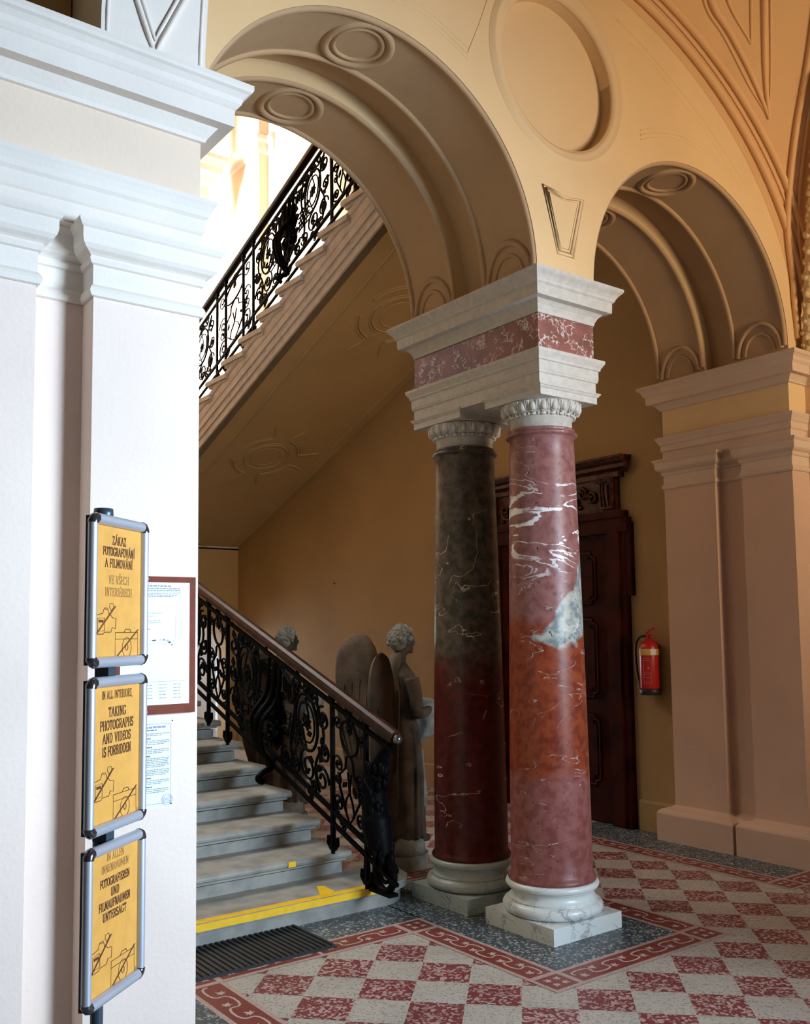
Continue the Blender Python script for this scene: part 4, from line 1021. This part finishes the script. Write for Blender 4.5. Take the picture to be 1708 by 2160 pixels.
MB().box((xl, yb_-.0022, zbot), (xr, yb_-.001, ztop)).build('sheet', M['paper'], pn_)
pr_ = MB(); Y2 = yb_-.0028
def words2(x0, x1, z, t=.0010, mi=0):
    x = x0
    while x < x1-.004:
        l = random.uniform(.005, .016); strip(x, min(x+l, x1), z, t, Y2, mi); x += l+.0022
strip(xl+.012, xr-.012, ztop-.014, .0005, Y2, 1); strip(xl+.012, xr-.012, zbot+.016, .0005, Y2, 1)
for xx in (xl+.012, xr-.0125): pr_.box((xx, Y2, zbot+.016), (xx+.0005, Y2+.0004, ztop-.014), 1)
words2(xl+.07, xr-.030, ztop-.024, .0032, 2); words2(xl+.08, xr-.055, ztop-.033, .0014, 1)
z = ztop-.044
for blk, nl, hd_ in ((0,2,0),(1,3,1),(1,3,1),(1,6,1),(0,4,0),(1,3,1),(1,3,1)):
    if hd_: words2(xl+.04, xl+.135, z, .0018, 1); z -= .0075
    for q in range(nl): words2(xl+.02, xr-.018-random.random()*.03*(q == nl-1), z, .0011, 0); z -= .0052
    z -= .0045
pr_.lathe([(.0165,-.0028),(.0165,-.0032),(.0175,-.0032),(.0175,-.0028)], (xr-.024, yb_, zbot+.026), 28, 2, axis='y'); pr_.lathe([(.011,-.0028),(.011,-.0032),(.0117,-.0032),(.0117,-.0028)], (xr-.024, yb_, zbot+.026), 28, 2, axis='y')
for q in range(3): strip(xr-.034+.002*q, xr-.014-.002*q, zbot+.022+.004*q, .0008, Y2, 2)
pr_.build('printed_lines', [M['greyink'], M['darkink'], M['purple']], pn_)
for x, z in ((xr-.008, ztop-.006), (xr-.010, zbot+.012)): MB().ball((x, yb_-.003, z), .0022, 8).build('pin', M['blackp'], pn_)

# ---------------------------------------------------------------- rubber mat, tapes
mt = MB(); mt.box((1.66, 4.155, .004), (2.64, 4.575, .010))
q = 1.668
while q < 2.635: mt.box((q, 4.16, .010), (q+.015, 4.57, .017)); q += .032
mt.box((1.65,4.145,.0035),(2.65,4.585,.008))
tag(mt.build('rubber_mat', M['rubber']), 'black ribbed rubber mat lying before the lowest stair', 'mat')
tp = MB(); z = RZ
sec = [(Y1+.058, z+.0022), (Y1+.012, z+.0022), (Y1-.0025, z-.004), (Y1-.0028, z-.040), (Y1-.001, z-.040), (Y1, z-.004), (Y1+.012, z+.0005), (Y1+.058, z+.0005)]
tp.prism([sec], fx, 1.6, 3.17)
tag(tp.build('tape_stripe', M['yellow']), 'long yellow tape stripe on the edge of the lowest stair', 'tape')
tp = MB(); tp.prism([[(2.83,4.60),(2.93,4.60),(2.945,4.745),(2.905,4.765)]], lambda u, v, d: (u, v, d), z+.0006, z+.0020)
tag(tp.build('tape_piece', M['yellow']), 'short slanting yellow tape piece on the tread behind the long stripe', 'tape')
tp = MB(); y2 = Y1+TR; tp.box((2.80, y2-.0045, RZ*2-.036), (2.85, y2-.0010, RZ*2-.006))
tag(tp.build('tape_patch', M['yellow']), 'small yellow tape patch on the front of the second stair', 'tape')
sp2 = MB(); sp2.ball((6.04, 9.47, 2.17), .012, 6, 0, (.5, 1.6, .8)); tag(sp2.build('wall_hook', M['blackp']), 'tiny dark hook on the bare wall above the angels', 'hook')

# ---------------------------------------------------------------- angel statues
def remesh(parts, voxel, name, mat, parent, smooth=2):
    o = parts.build(name+'_tmp', mat)
    md = o.modifiers.new('r', 'REMESH'); md.mode = 'VOXEL'; md.voxel_size = voxel
    s_ = o.modifiers.new('s', 'SMOOTH'); s_.iterations = smooth
    dg = bpy.context.evaluated_depsgraph_get(); me = bpy.data.meshes.new_from_object(o.evaluated_get(dg))
    bpy.data.objects.remove(o); me.name = name
    for p in me.polygons: p.use_smooth = True
    if not me.materials: me.materials.append(mat)
    r = bpy.data.objects.new(name, me); COL.objects.link(r); r.parent = parent
    return r
def loft(mb, rings, n=20):
    """rings: (cx, cy, z, rx, ry, fold)"""
    vs = []
    for cx, cy, z, rx, ry, fo in rings:
        for k in range(n*2):
            t = pi*k/n; f = 1+fo*sin(7*t+z*4)*(.6+.4*cos(3*t)); vs.append((cx+rx*f*cos(t), cy+ry*f*sin(t), z))
    m = n*2; fs = [(i*m+k, i*m+(k+1) % m, (i+1)*m+(k+1) % m, (i+1)*m+k) for i in range(len(rings)-1) for k in range(m)]
    fs += [tuple(range(m))[::-1], tuple(range((len(rings)-1)*m, len(rings)*m))]
    mb.add(vs, fs, 0, True)
def angel(loc, rot, label, arms=0):
    """built facing +X, origin at the foot of its base; 1.67 m to the crown"""
    r = thing('angel_statue', label, 'statue', loc, 'stone angels beside the stairs'); r.rotation_euler = (0, 0, rot); r.scale = (1, 1, .972)
    b = MB(); b.prism([[(.17*cos(t*pi/4+pi/8)+.0, .17*sin(t*pi/4+pi/8)) for t in range(8)]], lambda u, v, d: (u*1.1, v*1.1, d), 0, .10)
    loft(b, [(0,0,.10,.165,.165,0),(.0,0,.16,.16,.155,.04),(.0,0,.22,.13,.13,.04)])
    o = b.build('base', M['terralight'], None); o.parent = r
    bd = MB()
    loft(bd, [(.0,0,.18,.15,.13,.10),(.0,0,.30,.155,.135,.12),(0,0,.45,.14,.13,.12),(.0,0,.62,.135,.13,.10),(.0,0,.78,.13,.14,.08),(.0,0,.92,.115,.135,.05),(.01,0,1.02,.100,.115,.04),(.015,0,1.12,.105,.13,.03),(.01,0,1.24,.105,.145,.02),(.0,0,1.33,.085,.15,.01),(-.0,0,1.385,.055,.09,0),(.0,0,1.42,.042,.045,0),(.012,0,1.49,.042,.042,0)])
    bd.ball((.030, 0, 1.565), .083, 16, 0, (1.0, .85, 1.18))
    bd.ball((.060, 0, 1.520), .045, 12, 0, (1.0, .85, .9))            # jaw
    bd.tube([(.100,0,1.590),(.125,0,1.557),(.112,0,1.545)], [.010,.015,.012], 8)   # nose
    bd.tube([(.098,-.018,1.530),(.112,0,1.531),(.098,.018,1.530)], .007, 6); bd.tube([(.095,-.018,1.517),(.108,0,1.516),(.095,.018,1.517)], .008, 6); bd.ball((.098, 0, 1.495), .018, 8)
    for s_ in (-1, 1):
        bd.ball((.095, s_*.030, 1.578), .011, 8); bd.tube([(.096,s_*.012,1.595),(.098,s_*.030,1.600),(.085,s_*.050,1.592)], .007, 6); bd.ball((.03, s_*.074, 1.555), .017, 8, 0, (1,.5,1.3))
        # arms bent forward, hands meeting in front
        sh_ = (0.0, s_*.145, 1.31); el = (.03+.02*s_, s_*.185, 1.08); wr = (.20, s_*.07, 1.09 if arms == 0 else 1.02)
        bd.tube(catmull([sh_, (.01, s_*.175, 1.20), el, (.12, s_*.13, 1.07), wr], 5), [.052-.0012*i for i in range(21)], 12)
        bd.ball((.225, s_*.045, wr[2]+.005), .030, 10, 0, (1.2, .6, .9))
        for q in range(4):
            z0 = wr[2]+.022-.014*q; bd.tube([(.235, s_*.045, z0), (.27-.004*q, s_*.030, z0+.002), (.275-.006*q, s_*.006, z0)], [.0085,.008,.0065], 6)
        bd.tube([(.21, s_*.04, wr[2]+.03), (.235, s_*.02, wr[2]+.045)], [.010,.008], 6)
        bd.tube([(.10, s_*.05, .19), (.19, s_*.06, .185)], [.035,.025], 8)      # feet
    # mantle folds falling from the hips
    for q in range(7):
        a = -1.4+q*.45; bd.tube(catmull([(.11*cos(a), .13*sin(a), .98), (.145*cos(a+.1), .15*sin(a+.1), .70), (.15*cos(a+.05), .145*sin(a), .40), (.165*cos(a), .15*sin(a), .20)], 5), .016, 6)
    remesh(bd, .009, 'body', M['terra'], r)
    ha = MB()
    for q in range(120):
        t = random.uniform(0, 2*pi); p = random.uniform(-.35, 1.5); x = .018-.088*cos(p)*abs(cos(t/2)) ; 
        d = Vector((cos(t)*cos(p), sin(t)*cos(p), sin(p)))
        if d.x > .35 and d.z < .62: continue
        if d.z < -.1 and d.x > -.1: continue
        c = Vector((.020, 0, 1.575))+Vector((d.x*.088, d.y*.080, d.z*.100)); ha.ball(c, random.uniform(.014,.024), 7)
    ha.ball((.015,0,1.585), .088, 14, 0, (1,.92,1.08)) if False else ha.ball((.0,0,1.585), .080, 14, 0, (1,.98,1.15))
    h = ha.build('hair', M['terralight'], None); h.parent = r
    dp = MB(); loft(dp, [(.13,0,.86,.03,.06,.05),(.17,0,.90,.08,.11,.10),(.21,0,.97,.12,.14,.10),(.23,0,1.05,.125,.13,.08),(.22,0,1.12,.10,.10,.06),(.20,0,1.16,.04,.05,0)])
    ck = MB(); loft(ck, [(-.15,-.02,.25,.07,.10,.1),(-.16,-.02,.5,.09,.12,.12),(-.155,-.02,.8,.10,.125,.10),(-.14,-.01,1.05,.10,.125,.07),(-.11,0,1.22,.09,.11,.05),(-.07,0,1.35,.065,.075,.03),(-.035,0,1.44,.045,.045,.02),(-.015,0,1.49,.035,.035,0)])
    o = ck.build('mantle', M['mantle'], None); o.parent = r
    d_ = remesh(dp, .010, 'cloth_bundle', M['terralight'], r)
    d2 = MB(); loft(d2, [(.13,-.03,.36,.045,.05,.1),(.14,-.03,.5,.045,.06,.12),(.13,-.02,.65,.04,.06,.1),(.14,-.01,.80,.03,.05,.05)]); o = d2.build('hanging_drapery', M['terralight'], None); o.parent = r
    for s_, nm in ((-1, 'wing'), (1, 'wing')):
        w = MB(); ol = [(.0,1.10),(-.02,1.22),(-.05,1.30),(-.075,1.38),(-.10,1.48),(-.16,1.56),(-.25,1.585),(-.35,1.555),(-.425,1.47),(-.452,1.33),(-.44,1.10),(-.42,.90),(-.37,.68),(-.30,.50),(-.24,.42),(-.18,.48),(-.12,.62),(-.07,.80),(-.02,.98)]
        ol = [(p.x, p.y) for p in catmull([(a, b, 0) for a, b in ol], 4)]
        cxm = -.22; czm = 1.0
        # thick lens-like wing: rings shrinking towards the middle
        rings = []
        for sc, th in ((1.0, .0), (.97, .018), (.86, .034), (.6, .046), (.25, .052)): rings.append((sc, th))
        for sg_ in (-1, 1):
            vs = []; L_ = len(ol)
            for sc, th in rings: vs += [(cxm+(a-cxm)*sc, sg_*th, czm+(b-czm)*sc) for a, b in ol]
            fs = [(i*L_+k, i*L_+(k+1) % L_, (i+1)*L_+(k+1) % L_, (i+1)*L_+k) for i in range(len(rings)-1) for k in range(L_)]
            fs.append(tuple(range((len(rings)-1)*L_, len(rings)*L_))); w.add(vs, fs, 0, True)
        for q in range(6):
            u = q/5; w.tube(catmull([(-.06-.07*q, .040*0-s_*-.0-.046, 1.30-.02*q), (-.09-.06*q, -.05, 1.0), (-.13-.035*q, -.045, .72)], 5), .007, 5)
        ang = radians(70 if s_ > 0 else 36)*s_; kz = 1.03 if s_ > 0 else .945
        R_ = Matrix.Rotation(-ang, 4, 'Z'); 
        w.v = [tuple(R_ @ Vector((v[0], v[1], v[2]*kz))+Vector((-.075, s_*.045, 0))) for v in w.v]
        o = w.build(nm, M['wing'], None); o.parent = r
    return r
angel((3.885, 5.26, 0), radians(-2), 'stone angel statue with rounded wings nearest the dark rear column', 0)
angel((3.975, 7.01, 0), radians(-2), 'farther stone angel statue half hidden behind the stair railing', 1)
